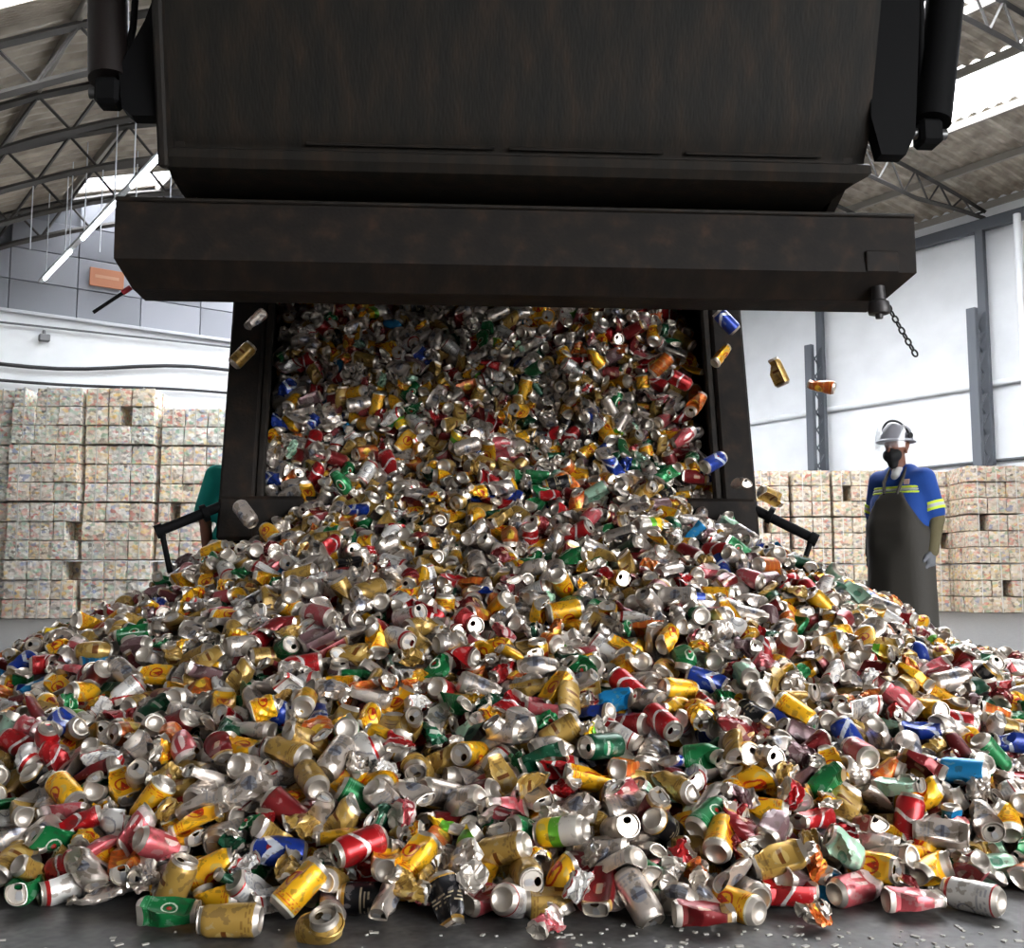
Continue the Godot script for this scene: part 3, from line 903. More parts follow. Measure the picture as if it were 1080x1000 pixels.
func paint(d: int, u: float, v: float) -> Color:
	# the printed skin of each kind of can; v runs from the base (0) to the neck (1)
	var e := Vector2(absf(fposmod(u * 2.0, 1.0) - 0.5) * 2.0 * 0.9, (v - 0.55) * 1.9)   # two faces round the can
	var r := e.length()
	match d:
		0:
			if v > 0.9 or v < 0.06: return Color(0.62, 0.1, 0.1)
			if r < 0.34 and r > 0.27: return Color(0.55, 0.55, 0.58)
			return Color(0.66, 0.66, 0.67) if words(u, v, 0.12, 0.32, 40, 1) else Color(0.84, 0.83, 0.81)
		1:
			if r < 0.3: return Color(0.62, 0.63, 0.66) if absf(e.y) > 0.07 else Color(0.42, 0.43, 0.48)
			return Color(0.66, 0.65, 0.65) if words(u, v, 0.1, 0.3, 40, 2) else Color(0.79, 0.745, 0.70)
		2:
			if v < 0.08: return Color(0.9, 0.88, 0.8)
			if r < 0.36 and r > 0.28: return Color(0.72, 0.20, 0.05)
			if r < 0.28 and absf(e.x - e.y * 0.4) < 0.08: return Color(0.70, 0.14, 0.05)
			return Color(0.80, 0.40, 0.05) if words(u, v, 0.12, 0.26, 36, 3) else Color(0.90, 0.67, 0.10)
		3:
			if r < 0.32: return Color(0.42, 0.24, 0.08) if absf(e.y) < 0.09 else Color(0.74, 0.63, 0.38)
			return Color(0.52, 0.39, 0.17) if words(u, v, 0.08, 0.24, 36, 4) else Color(0.64, 0.51, 0.25)
		4:
			if absf(e.y - 0.32 * sin(u * TAU * 2.0) * 0.6) < 0.09: return Color(0.88, 0.86, 0.85)
			return Color(0.72, 0.3, 0.3) if words(u, v, 0.06, 0.16, 40, 5) else Color(0.62, 0.07, 0.09)
		5:
			if v > 0.88: return Color(0.75, 0.6, 0.35)
			if r < 0.25: return Color(0.75, 0.62, 0.52) if absf(e.x) < 0.12 else Color(0.55, 0.16, 0.14)
			return Color(0.42, 0.09, 0.10)
		6:
			if r < 0.3 and r > 0.23: return Color(0.85, 0.88, 0.8)
			if r < 0.1: return Color(0.75, 0.12, 0.1)
			return Color(0.3, 0.55, 0.38) if words(u, v, 0.08, 0.2, 36, 7) else Color(0.08, 0.42, 0.22)
		7:
			if r < 0.33: return Color(0.12, 0.42, 0.28) if absf(e.y) > 0.08 else Color(0.75, 0.78, 0.72)
			return Color(0.04, 0.25, 0.16)
		8:
			if absf(e.y - e.x * 0.8 + 0.1) < 0.14: return Color(0.78, 0.8, 0.84)
			return Color(0.09, 0.20, 0.54) if r > 0.18 else Color(0.6, 0.12, 0.14)
		9:
			return Color(0.85, 0.9, 0.93) if r < 0.28 else Color(0.10, 0.50, 0.72)
		10:
			if r < 0.32: return Color(0.93, 0.76, 0.25)
			return Color(0.74, 0.35, 0.12) if fposmod(v * 4.0 + u, 1.0) > 0.25 else Color(0.80, 0.48, 0.18)
		11:
			if v > 0.9 or v < 0.07: return Color(0.66, 0.5, 0.2)
			return Color(0.6, 0.55, 0.45) if words(u, v, 0.4, 0.6, 24, 9) else Color(0.06, 0.06, 0.075)
		12:
			if r < 0.35: return Color(0.84, 0.74, 0.72) if absf(e.x) > 0.1 else Color(0.62, 0.2, 0.22)
			return Color(0.68, 0.30, 0.32) if v < 0.78 else Color(0.84, 0.76, 0.74)
		13:
			if v > 0.66: return Color(0.93, 0.78, 0.12)
			return Color(0.38, 0.66, 0.18) if v > 0.42 else Color(0.85, 0.82, 0.78)
		14:
			return Color(0.44, 0.33, 0.34) if r > 0.3 else Color(0.62, 0.55, 0.55)
	return Color(0.35, 0.55, 0.45) if r < 0.25 else Color(0.66, 0.80, 0.70)

func make_can_materials() -> void:
	var wear := FastNoiseLite.new()
	wear.seed = 14
	wear.frequency = 0.045
	wear.fractal_octaves = 4
	for d in DESIGN.size():
		var im := Image.create(128, 96, false, Image.FORMAT_RGB8)
		for y in 96:
			for x in 128:
				var ink := paint(d, x / 128.0, y / 96.0)
				# scuffs where the ink is rubbed to bare metal, and brown drips of old drink
				var a := TAU * x / 128.0
				var sc := wear.get_noise_3d(cos(a) * 20.0 + d * 70.0, sin(a) * 20.0, y * 0.5)
				if sc > 0.34:
					ink = ink.lerp(Color(0.66, 0.63, 0.60), 0.45)
				elif sc < -0.30:
					ink = ink.lerp(Color(0.30, 0.23, 0.17), 0.35)
				im.set_pixel(x, y, ink)
		var m := StandardMaterial3D.new()
		m.resource_name = "can_print_%s" % DESIGN[d].replace(" ", "_")
		m.albedo_texture = ImageTexture.create_from_image(im)
		m.vertex_color_use_as_albedo = true
		m.metallic = 0.75 if d == 1 else 0.4
		m.roughness = 0.33
		can_mat.append(m)
	end_mat = flat("bare_aluminium", Color(0.77, 0.735, 0.69), 0.42, 0.9)
	tab_mat = flat("pull_tab_aluminium", Color(0.8, 0.8, 0.8), 0.3, 0.92)

func pick_design(r: RandomNumberGenerator) -> int:
	var x := r.randf()
	for i in SHARE.size():
		x -= SHARE[i]
		if x < 0.0:
			return i
	return 1

func pick_shape(r: RandomNumberGenerator) -> int:
	return [0, 0, 1, 1, 2, 2, 3, 3, 3, 4, 4, 5, 5, 6, 6, 7, 7, 8, 9, 10, 10, 11, 11, 11, 12, 12, 13, 13][r.randi() % 28]

# A can dropped onto the height grid comes to rest on what lies there: the axis is sampled by balls.
class Heap:
	var nx: int
	var nz: int
	var cell: float
	var x0: float
	var z0: float
	var h: PackedFloat32Array
	func _init(ax0: float, az0: float, w: float, d: float, c: float) -> void:
		x0 = ax0; z0 = az0; cell = c
		nx = int(w / c); nz = int(d / c)
		h.resize(nx * nz)
	func land(x: float, z: float, axis: Vector3, half: float, r: float) -> float:
		var y := -1.0
		var n := 3 if half < 0.03 else 4
		for b in n:
			var s := -half + 2.0 * half * b / (n - 1)
			var bx := x + axis.x * s
			var bz := z + axis.z * s
			var i0 := maxi(0, int((bx - r - x0) / cell) + 1)
			var i1 := mini(nx - 1, int((bx + r - x0) / cell))
			var j0 := maxi(0, int((bz - r - z0) / cell) + 1)
			var j1 := mini(nz - 1, int((bz + r - z0) / cell))
			for j in range(j0, j1 + 1):
				var dz := z0 + j * cell - bz
				for i in range(i0, i1 + 1):
					var dx := x0 + i * cell - bx
					var q := r * r - dx * dx - dz * dz
					if q > 0.0:
						y = maxf(y, h[j * nx + i] + sqrt(q) - axis.y * s)
		return y
	func stamp(x: float, y: float, z: float, axis: Vector3, half: float, r: float) -> void:
		for b in 5:
			var s := -half + 2.0 * half * b / 4.0
			var bx := x + axis.x * s
			var bz := z + axis.z * s
			var by := y + axis.y * s
			var i0 := maxi(0, int((bx - r - x0) / cell) + 1)
			var i1 := mini(nx - 1, int((bx + r - x0) / cell))
			var j0 := maxi(0, int((bz - r - z0) / cell) + 1)
			var j1 := mini(nz - 1, int((bz + r - z0) / cell))
			for j in range(j0, j1 + 1):
				var dz := z0 + j * cell - bz
				for i in range(i0, i1 + 1):
					var dx := x0 + i * cell - bx
					var q := r * r - dx * dx - dz * dz
					if q > 0.0:
						h[j * nx + i] = maxf(h[j * nx + i], by + sqrt(q))

func can_basis(axis: Vector3, roll: float, flat_up: bool) -> Basis:
	var up := Vector3.UP if absf(axis.y) < 0.95 else Vector3.RIGHT
	var z := (up - axis * up.dot(axis)).normalized()
	var x := axis.cross(z)
	var b := Basis(x, axis, z)
	return b * Basis(Vector3.UP, roll * (0.15 if flat_up else 1.0) + (PI if flat_up and roll > PI else 0.0))

func fill(hp: Heap, target: PackedFloat32Array, tries: int, r: RandomNumberGenerator, cans: Array, frame: Transform3D, margin := 0.03, steep := 0.45) -> void:
	for t in tries:
		var i := r.randi_range(2, hp.nx - 3)
		var j := r.randi_range(2, hp.nz - 3)
		var k := j * hp.nx + i
		if hp.h[k] > target[k] - margin:
			continue
		var shape := pick_shape(r)
		var half: float = can_half[shape][0]
		var rad: float = can_half[shape][1]
		var best := 99.0
		var best_axis := Vector3.RIGHT
		var bx := 0.0
		var bz := 0.0
		for c in 5:
			var yaw := r.randf() * TAU
			var tilt := r.randfn(0.0, steep)
			var axis := Vector3(cos(yaw) * cos(tilt), sin(tilt), sin(yaw) * cos(tilt))
			var x := hp.x0 + (i + r.randf_range(-1.2, 1.2)) * hp.cell
			var z := hp.z0 + (j + r.randf_range(-1.2, 1.2)) * hp.cell
			var y := hp.land(x, z, axis, half, rad * 0.86)
			if y < best:
				best = y
				best_axis = axis
				bx = x
				bz = z
		if best > target[k] + 0.025:
			continue
		hp.stamp(bx, best, bz, best_axis, half, rad * 0.86)
		var b := can_basis(best_axis, r.randf() * TAU, can_half[shape][2])
		cans.append({"x": frame * Transform3D(b, Vector3(bx, best, bz)), "s": shape, "d": pick_design(r)})

const F := 1100.0
const PITCH := 0.10327     # the camera looks up a little: the horizon lies 114 px under the middle

func seen_at(p: Vector3) -> Vector3:   # picture position and distance of a point
	var d := -p.z
	var y := p.y - 0.7
	var zc := d * cos(PITCH) + y * sin(PITCH)
	var yc := y * cos(PITCH) - d * sin(PITCH)
	return Vector3(540.0 + F * p.x / zc, 500.0 - F * yc / zc, zc)

# Where the photograph shows a can of a clear colour; the nearest exposed can takes that print.
const TINTS := {
	0: [137,725, 717,580, 660,790, 1060,720, 795,888, 1055,845, 525,805, 300,828, 720,760, 640,770],
	1: [160,805, 225,660, 260,740, 775,688, 600,780, 920,835, 940,645, 575,790, 430,665, 470,680, 555,625, 610,610, 625,700, 680,735],
	2: [113,678, 193,685, 80,770, 60,840, 165,832, 130,825, 80,730, 55,690, 250,795, 415,625, 325,750, 390,750, 418,732, 312,775, 512,763, 455,580, 650,612, 755,630, 600,670, 740,702, 684,690, 663,738, 735,765, 738,703, 1000,690, 1003,745, 985,757, 730,763, 825,782, 790,820, 863,840, 795,857, 1020,790, 985,845, 720,865, 990,895, 1070,880, 960,910, 852,610, 902,620, 870,640, 371,825, 400,830, 300,838, 498,880, 310,925, 425,895, 367,325, 443,338, 412,360, 385,440, 430,470, 270,462, 500,395, 415,535, 455,550, 560,345, 548,425, 755,375, 645,515, 758,535, 700,570, 575,850, 720,858],
	3: [105,775, 208,815, 35,855, 358,626, 445,665, 405,772, 255,627, 665,590, 555,686, 564,727, 565,785, 800,720, 870,685, 900,858, 820,895, 803,912, 300,880, 345,935, 462,922, 620,900, 315,370, 395,380, 478,485, 345,550, 628,332, 720,400, 678,520, 550,545],
	4: [125,757, 60,807, 10,845, 390,587, 443,637, 280,668, 470,724, 520,725, 495,693, 425,787, 467,610, 340,575, 565,568, 765,635, 525,723, 658,727, 655,765, 695,768, 813,690, 720,817, 738,842, 825,830, 895,868, 840,873, 715,888, 965,885, 850,865, 897,648, 287,870, 390,890, 585,845, 580,812, 340,410, 405,440, 393,488, 333,508, 480,400, 512,508, 613,410, 690,380, 755,580],
	5: [65,702, 300,712, 690,710, 770,717, 875,770, 855,792, 780,907, 445,865, 570,565, 690,850, 505,850],
	6: [150,665, 95,845, 392,648, 308,680, 463,703, 370,777, 253,613, 600,600, 635,645, 665,673, 730,660, 752,735, 543,795, 1037,700, 832,702, 945,775, 756,805, 860,812, 755,865, 375,855, 553,877, 690,913, 345,335, 298,375, 445,430, 360,505, 567,400, 657,465, 697,505, 565,515],
	7: [170,754, 230,690, 480,625, 770,836, 885,615, 1030,810, 415,870, 557,470, 760,690],
	8: [52,757, 298,752, 510,630, 753,605, 745,722, 636,750, 749,763, 700,804, 978,687, 815,755, 893,787, 955,770, 976,822, 1060,790, 920,632, 275,900, 448,387, 290,510, 292,457, 370,535, 748,487, 645,492],
	9: [30,725, 720,564, 1020,825, 362,452],
	10: [180,775, 372,735, 400,692, 347,770, 692,600, 715,597, 690,668, 588,690, 970,700, 895,750, 870,910, 805,600, 365,385, 733,425, 600,505, 710,525, 610,530],
	11: [50,818],
	12: [590,750, 845,905, 945,890, 1015,875, 335,900, 650,840, 650,810, 475,350, 630,360, 725,475, 600,760, 640,800],
	13: [215,780, 614,775, 84,752, 475,862, 601,882],
	14: [845,815, 617,365, 320,640, 330,690],
	15: [490,765, 897,910, 1043,890, 697,830],
}

const ORDINAL := ["first", "second", "third", "fourth", "fifth", "sixth", "seventh", "eighth", "ninth", "tenth", "eleventh", "twelfth", "thirteenth", "fourteenth", "fifteenth", "sixteenth", "seventeenth", "eighteenth", "nineteenth", "twentieth", "twenty-first", "twenty-second", "twenty-third", "twenty-fourth", "twenty-fifth", "twenty-sixth", "twenty-seventh", "twenty-eighth", "twenty-ninth", "thirtieth"]

func pile_height(x: float, d: float, nz: FastNoiseLite) -> float:
	var hw := lerpf(0.25, 0.68, clampf((d - 2.1) / 2.5, 0.0, 1.0))
	var dx := maxf(0.0, absf(x + 0.03) - hw) * 1.17
	var fd := 4.6 - d if d < 4.6 else (d - 4.6) * 3.0
	var h := 1.08 * (1.0 - sqrt(dx * dx + fd * fd) / 2.47)
	h += 0.13 * exp(-x * x / 0.45 - (d - 4.5) * (d - 4.5) / 0.12)   # freshly fallen cans under the lip of the bed
	return h + nz.get_noise_2d(x, d) * 0.09 * clampf(h / 0.25, 0.0, 1.0)

func build_cans() -> void:
	make_can_shapes()
	make_can_materials()
	var r := RandomNumberGenerator.new()
	r.seed = 20
	var nz := FastNoiseLite.new()
	nz.seed = 8
	nz.frequency = 1.6
	var cans := []
	# the heap on the floor
	var hp := Heap.new(-3.3, -5.6, 6.6, 3.75, 0.015)
	var target := PackedFloat32Array()
	target.resize(hp.nx * hp.nz)
	for j in hp.nz:
		var d := -(hp.z0 + j * hp.cell)
		for i in hp.nx:
			var x := hp.x0 + i * hp.cell
			var t := pile_height(x, d, nz)
			if (absf(x + 0.1) < 1.24 and d > 4.56) or t < 0.0:
				t = -1.0
			target[j * hp.nx + i] = t
			hp.h[j * hp.nx + i] = maxf(0.0, t - 0.2)
	# cans lying by themselves along the front, [x, y, distance, turn of the axis, tilt, roll, shape, print]
	var front := [
		[-0.699, 0.033, 2.20, 0.05, 0.0, 2.0, 3, 6], [-0.558, 0.034, 2.146, 3.14, 0.0, 0.6, 1, 3], [-1.059, 0.034, 2.344, -1.3, 0.1, 0.5, 2, 6], [-0.978, 0.034, 2.379, 3.8, -0.1, 0.3, 1, 0], [-0.86, 0.035, 2.424, 0.55, 0.12, 1.0, 3, 0],
		[-0.375, 0.03, 2.122, -0.7, 0.35, 0.5, 5, 3], [-0.307, 0.034, 2.289, 3.1, 0.0, 0.2, 0, 11], [-0.49, 0.034, 2.289, 0.5, 0.1, 0.5, 3, 0], [-0.195, 0.032, 2.313, 0.2, 0.0, 0.2, 12, 12], [-0.127, 0.034, 2.337, 1.9, 0.0, 1.0, 0, 1],
		[-0.05, 0.034, 2.296, 0.75, 0.1, 1.6, 2, 12], [0.023, 0.036, 2.416, 1.4, 0.0, 1.0, 1, 6], [0.075, 0.032, 2.15, 1.1, 0.3, 0.5, 11, 12], [0.106, 0.062, 2.318, 0.3, 1.35, 0.5, 4, 2], [0.234, 0.034, 2.337, 2.6, 0.05, 0.4, 2, 2],
		[0.329, 0.034, 2.372, -0.25, 0.05, 0.4, 4, 2], [0.388, 0.032, 2.194, 0.05, 0.0, 0.3, 3, 5], [0.511, 0.034, 2.337, 1.75, 0.0, 0.5, 1, 1], [0.451, 0.036, 2.391, -0.5, 0.1, 0.4, 11, 0], [0.593, 0.034, 2.323, 3.2, 0.05, 0.2, 2, 4],
		[0.621, 0.028, 2.21, 0.4, 0.2, 0.6, 12, 10], [0.747, 0.034, 2.358, 0.5, 0.05, 0.5, 1, 12], [0.849, 0.032, 2.289, 0.12, 0.0, 0.3, 3, 12], [0.982, 0.034, 2.303, 2.3, 0.0, 0.7, 1, 0], [1.115, 0.034, 2.517, 0.1, 0.05, 0.8, 0, 15]]
	for c in front:
		var axis := Vector3(cos(c[3]) * cos(c[4]), sin(c[4]), -sin(c[3]) * cos(c[4]))
		var p := Vector3(c[0], c[1], -c[2])
		hp.stamp(p.x, p.y, p.z, axis, can_half[c[6]][0], can_half[c[6]][1])
		cans.append({"x": Transform3D(can_basis(axis, c[5], can_half[c[6]][2]), p), "s": c[6], "d": c[7], "fixed": true, "front": true})
	fill(hp, target, 60000, r, cans, Transform3D(), 0.05)
	print("heap ", cans.size())
	# the load in the container: a steep face
	var a := deg_to_rad(67.0)
	var tf := Transform3D(Basis(Vector3.UP, TRUCK_TURN), TRUCK) * Transform3D(Basis(Vector3.RIGHT, Vector3(0, cos(a), sin(a)), Vector3(0, -sin(a), cos(a))), Vector3(0, 1.03, -0.05))
	var hc := Heap.new(-1.02, -1.55, 2.04, 1.75, 0.015)
	var tc := PackedFloat32Array()
	tc.resize(hc.nx * hc.nz)
	for j in hc.nz:
		for i in hc.nx:
			var x := hc.x0 + i * hc.cell
			var z := hc.z0 + j * hc.cell
			var e := clampf((1.02 - absf(x)) / 0.12, 0.0, 1.0)
			tc[j * hc.nx + i] = nz.get_noise_2d(x * 1.3 + 40.0, z * 1.3) * 0.14 - 0.05 * (1.0 - e)
			hc.h[j * hc.nx + i] = tc[j * hc.nx + i] - 0.24
	var before := cans.size()
	fill(hc, tc, 26000, r, cans, tf, 0.03, 0.6)
	print("load ", cans.size() - before)
	# cans in the air between the container and the heap [x, y, distance, print]
	var air := [[1.115, 1.575, 4.3, 3], [1.265, 1.50, 4.2, 10], [0.955, 1.855, 4.55, 8], [0.915, 1.69, 4.5, 2], [-1.17, 1.68, 4.45, 3], [-1.14, 1.86, 4.55, 1], [1.085, 1.06, 4.35, 3], [0.69, 1.70, 4.75, 10], [0.755, 1.61, 4.65, 4], [0.80, 1.47, 4.5, 10],
		[0.845, 1.20, 4.35, 8], [0.43, 1.19, 4.4, 8], [-1.10, 0.98, 4.3, 1], [0.03, 1.48, 4.7, 2], [0.65, 1.15, 4.35, 6], [0.55, 1.07, 4.3, 3], [0.75, 1.33, 4.5, 12], [0.24, 1.12, 4.4, 10], [-0.45, 1.10, 4.4, 1], [-0.72, 1.12, 4.4, 6], [0.13, 1.07, 4.35, 6], [-0.2, 1.3, 4.6, 1], [-0.55, 1.45, 4.7, 0], [0.35, 1.5, 4.75, 1], [0.98, 1.12, 4.42, 1]]
	for c in air:
		var yaw := r.randf() * TAU
		var tilt := r.randf_range(-1.2, 1.2)
		var axis := Vector3(cos(yaw) * cos(tilt), sin(tilt), sin(yaw) * cos(tilt))
		cans.append({"x": Transform3D(can_basis(axis, r.randf() * TAU, false), Vector3(c[0], c[1], -c[2])), "s": [0, 1, 2, 4, 10, 13][r.randi() % 6], "d": c[3], "fixed": true, "air": true})
	# how much of each can shows: near ones first over a coarse picture
	var order := range(cans.size())
	for i in cans.size():
		cans[i].v = seen_at(cans[i].x.origin)
		cans[i].n = 0
	order.sort_custom(func(p, q): return cans[p].v.z < cans[q].v.z)
	var gw := 216
	var gh := 200
	var covered := PackedByteArray()
	covered.resize(gw * gh)
	for k in order:
		var c: Dictionary = cans[k]
		var rad: float = 0.036 * F / c.v.z / 5.0
		var ci: float = c.v.x / 5.0
		var cj: float = c.v.y / 5.0
		for j in range(maxi(0, int(cj - rad)), mini(gh - 1, int(cj + rad)) + 1):
			for i in range(maxi(0, int(ci - rad)), mini(gw - 1, int(ci + rad)) + 1):
				if (i - ci) * (i - ci) + (j - cj) * (j - cj) <= rad * rad and covered[j * gw + i] == 0:
					covered[j * gw + i] = 1
					c.n += 1
	# prints that the photograph shows at given spots
	for d in TINTS:
		var l: Array = TINTS[d]
		for k in range(0, l.size(), 2):
			var best := -1
			var far := 1e9
			for i in cans.size():
				var c: Dictionary = cans[i]
				if c.n < 4 or c.has("fixed"):
					continue
				var q := Vector2(c.v.x - l[k], c.v.y - l[k + 1]).length() - minf(c.n, 14) * 0.6
				if q < far:
					far = q
					best = i
			if best >= 0:
				cans[best].d = d
				cans[best].fixed = true
	# the 300 that show largest stand on their own, the rest is one mass
	var by_size := range(cans.size())
	by_size.sort_custom(func(p, q):
		var a1: int = cans[p].n + (1000 if cans[p].has("front") or cans[p].has("air") else 0)
		var a2: int = cans[q].n + (1000 if cans[q].has("front") or cans[q].has("air") else 0)
		return a1 > a2 if a1 != a2 else p < q)
	var own := {}
	for i in mini(300, by_size.size()):
		own[by_size[i]] = true
	var bands := {}
	for i in own:
		var c: Dictionary = cans[i]
		var b := 0 if c.has("air") else 1 if c.has("front") else 2 if c.v.y > 905 else 3 if c.v.y > 870 else 4 if c.v.y > 830 else 5 if c.v.y > 780 else 6
		var key := b * 100 + int(c.d)
		if not bands.has(key):
			bands[key] = []
		bands[key].append(i)
	var place := ["tumbling in mid-air", "lying before the heap", "in the heap's lowest row", "above the heap's foot", "low on the heap", "halfway up the heap", "high on the heap"]
	for key in bands:
		var l: Array = bands[key]
		l.sort_custom(func(p, q): return cans[p].v.x < cans[q].v.x)
		for k in l.size():
			var c: Dictionary = cans[l[k]]
			var o := base("drink_can")
			o.transform = c.x
			var s: int = c.s
			var dn: String = DESIGN[c.d]
			var lab := "%s %s can %s" % [STATE[s], dn, place[key / 100]]
			if l.size() > 1:
				lab += ", %s %s from left" % [ORDINAL[mini(k, 29)], dn]
			tag(o, lab, "can", "drink cans")
			put("body", can_mesh[s][0], can_mat[c.d], o)
			var top := put("lid", can_mesh[s][1], end_mat, o)
			put("pull_tab", can_mesh[s][3], tab_mat, top)
			put("base", can_mesh[s][2], end_mat, o)
	var heap := base("can_heap")
	tag(heap, "great heap of crushed drink cans pouring from the truck onto the floor", "cans", "", "stuff")
	var lots := {}
	for i in cans.size():
		if own.has(i):
			continue
		var key: int = cans[i].d * 100 + cans[i].s
		if not lots.has(key):
			lots[key] = []
		lots[key].append(cans[i])
	for key in lots:
		var l: Array = lots[key]
		var s: int = key % 100
		var am := ArrayMesh.new()
		for k in 4:
			am.add_surface_from_arrays(Mesh.PRIMITIVE_TRIANGLES, can_parts[s][k])
		am.surface_set_material(0, can_mat[key / 100])
		am.surface_set_material(1, end_mat)
		am.surface_set_material(2, end_mat)
		am.surface_set_material(3, tab_mat)
		var mm := MultiMesh.new()
		mm.transform_format = MultiMesh.TRANSFORM_3D
		mm.use_colors = true
		mm.mesh = am
		mm.instance_count = l.size()
		for i in l.size():
			mm.set_instance_transform(i, l[i].x)
			var g := r.randf_range(0.6, 1.0)
			mm.set_instance_color(i, Color(g, g, g))
		var mi := MultiMeshInstance3D.new()
		mi.name = "cans"
		mi.multimesh = mm
		mi.set_meta("kind", "stuff")
		heap.add_child(mi, true)
	build_flakes(r)

func build_flakes(r: RandomNumberGenerator) -> void:
	# paper and metal flakes swept along the floor in front of the heap
	var m := MB.new()
	for k in 150:
		var x := r.randf_range(0.05, 1.2) if k < 120 else r.randf_range(-1.1, 0.3)
		var d := 2.22 - r.randf() * 0.16 if k < 120 else 2.2 - r.randf() * 0.16
		var s := r.randf_range(0.003, 0.009)
		m.box(Vector3(x, 0.0015, -d), Vector3(s * r.randf_range(0.8, 2.4), 0.0025, s), 0.0, Basis(Vector3.UP, r.randf() * TAU))
	var o := put("floor_flakes", m.mesh(20), flat("flake_white", Color(0.62, 0.61, 0.58), 0.7))
	tag(o, "small pale flakes strewn over the floor before the heap", "debris", "", "stuff")

# ------------------------------------------------------------------ people: capsules joined by a smooth minimum, meshed as surface nets
func skin_mesh(prims: Array, cell: float, k: float, clips := [], grow := 0.0) -> ArrayMesh:
	var lo := Vector3.ONE * 99.0
	var hi := -lo
	for p in prims:
		var rr := maxf(p[2], p[3]) + grow + 3.0 * cell + k
		for q in [p[0], p[1]]:
			lo = lo.min(q - Vector3.ONE * rr)
			hi = hi.max(q + Vector3.ONE * rr)
	var nx := int((hi.x - lo.x) / cell) + 2
	var ny := int((hi.y - lo.y) / cell) + 2
	var nz := int((hi.z - lo.z) / cell) + 2
	var g := PackedFloat32Array()
	g.resize(nx * ny * nz)
	g.fill(1.0)
	for p in prims:
		var a: Vector3 = p[0]
		var b: Vector3 = p[1]
		var ra: float = p[2] + grow
		var rb: float = p[3] + grow
		var reach := maxf(ra, rb) + k + 2.5 * cell
		var l := ((a.min(b) - Vector3.ONE * reach - lo) / cell).max(Vector3.ZERO)
		var h := (a.max(b) + Vector3.ONE * reach - lo) / cell
		var ab := b - a
		var den := maxf(ab.length_squared(), 1e-9)
		for z in range(int(l.z), mini(nz - 1, int(h.z)) + 1):
			for y in range(int(l.y), mini(ny - 1, int(h.y)) + 1):
				var row := (z * ny + y) * nx
				for x in range(int(l.x), mini(nx - 1, int(h.x)) + 1):
					var q := lo + Vector3(x, y, z) * cell
					var t := clampf((q - a).dot(ab) / den, 0.0, 1.0)
					var d := (q - a - ab * t).length() - lerpf(ra, rb, t)
					var o := g[row + x]
					if o >= 1.0:
						g[row + x] = minf(d, 0.99)
					else:
						var hh := maxf(k - absf(o - d), 0.0) / k
						g[row + x] = minf(o, d) - hh * hh * k * 0.25
	for c in clips:   # half-spaces cut away: [normal, distance]
		for z in nz:
			for y in ny:
				var row := (z * ny + y) * nx
				for x in nx:
					if g[row + x] < 0.2:
						g[row + x] = maxf(g[row + x], c[0].dot(lo + Vector3(x, y, z) * cell) - c[1])
	var id := PackedInt32Array()
	id.resize(nx * ny * nz)
	id.fill(-1)
	var m := MB.new()
	var off := [0, 1, nx, nx + 1, nx * ny, nx * ny + 1, nx * ny + nx, nx * ny + nx + 1]
	var near := 2.0 * cell
	for z in nz - 1:
		for y in ny - 1:
			for x in nx - 1:
				var at := (z * ny + y) * nx + x
				if absf(g[at]) > near:
					continue
				var sum := Vector3.ZERO
				var cnt := 0
				for e in 8:
					for ax in 3:
						var bit := 1 << ax
						if e & bit:
							continue
						var v0 := g[at + off[e]]
						var v1 := g[at + off[e | bit]]
						if (v0 < 0.0) != (v1 < 0.0):
							var p := Vector3(e & 1, (e >> 1) & 1, (e >> 2) & 1)
							p[ax] += v0 / (v0 - v1)
							sum += p
							cnt += 1
				if cnt > 0:
					id[at] = m.vert(lo + (Vector3(x, y, z) + sum / cnt) * cell)
	for z in range(1, nz - 1):
		for y in range(1, ny - 1):
			for x in range(1, nx - 1):
				var at := (z * ny + y) * nx + x
				var v0 := g[at]
				if absf(v0) > near:
					continue
				for ax in 3:
					var step: int = [1, nx, nx * ny][ax]
					var v1 := g[at + step]
					if (v0 < 0.0) == (v1 < 0.0):
						continue
					var su: int = [nx, nx * ny, 1][ax]
					var sv: int = [nx * ny, 1, nx][ax]
					var a := id[at - su - sv]; var b := id[at - sv]; var c := id[at]; var d := id[at - su]
					if a < 0 or b < 0 or c < 0 or d < 0:
						continue
					if v0 < 0.0:
						m.quad(a, b, c, d)
					else:
						m.quad(a, d, c, b)
	return m.mesh(75)

func hand(w: Vector3, dir: Vector3, palm: Vector3, thumb: Vector3) -> Array:
	# wrist point, direction of the fingers, the way the palm faces, the thumb's side
	var d := dir.normalized()
	var t := (thumb - d * thumb.dot(d)).normalized()
	var p := (palm - d * palm.dot(d) - t * palm.dot(t)).normalized()
	var out := [[w, w + d * 0.03, 0.028, 0.026]]
	for k in 4:
		var o := (1.5 - k) * 0.0195
		var knuckle := w + d * (0.092 - absf(k - 1.2) * 0.004) + t * o
		out.append([w + d * 0.02 + t * o * 0.7, knuckle, 0.0155, 0.0125])
		var len: float = [0.042, 0.047, 0.044, 0.034][k]
		var j1 := knuckle + (d * 0.88 + p * 0.47).normalized() * len
		var j2 := j1 + (d * 0.55 + p * 0.83).normalized() * len * 0.65
		var j3 := j2 + (d * 0.25 + p * 0.97).normalized() * len * 0.5
		out.append([knuckle, j1, 0.0108, 0.0100])
		out.append([j1, j2, 0.0100, 0.0095])
		out.append([j2, j3, 0.0095, 0.0085])
	var t0 := w + d * 0.025 + t * 0.025
	var t1 := t0 + (d * 0.7 + t * 0.65 + p * 0.25).normalized() * 0.042
	var t2 := t1 + (d * 0.9 + t * 0.25 + p * 0.35).normalized() * 0.034
	out.append([t0, t1, 0.0145, 0.0115])
	out.append([t1, t2, 0.0115, 0.0095])
	return out

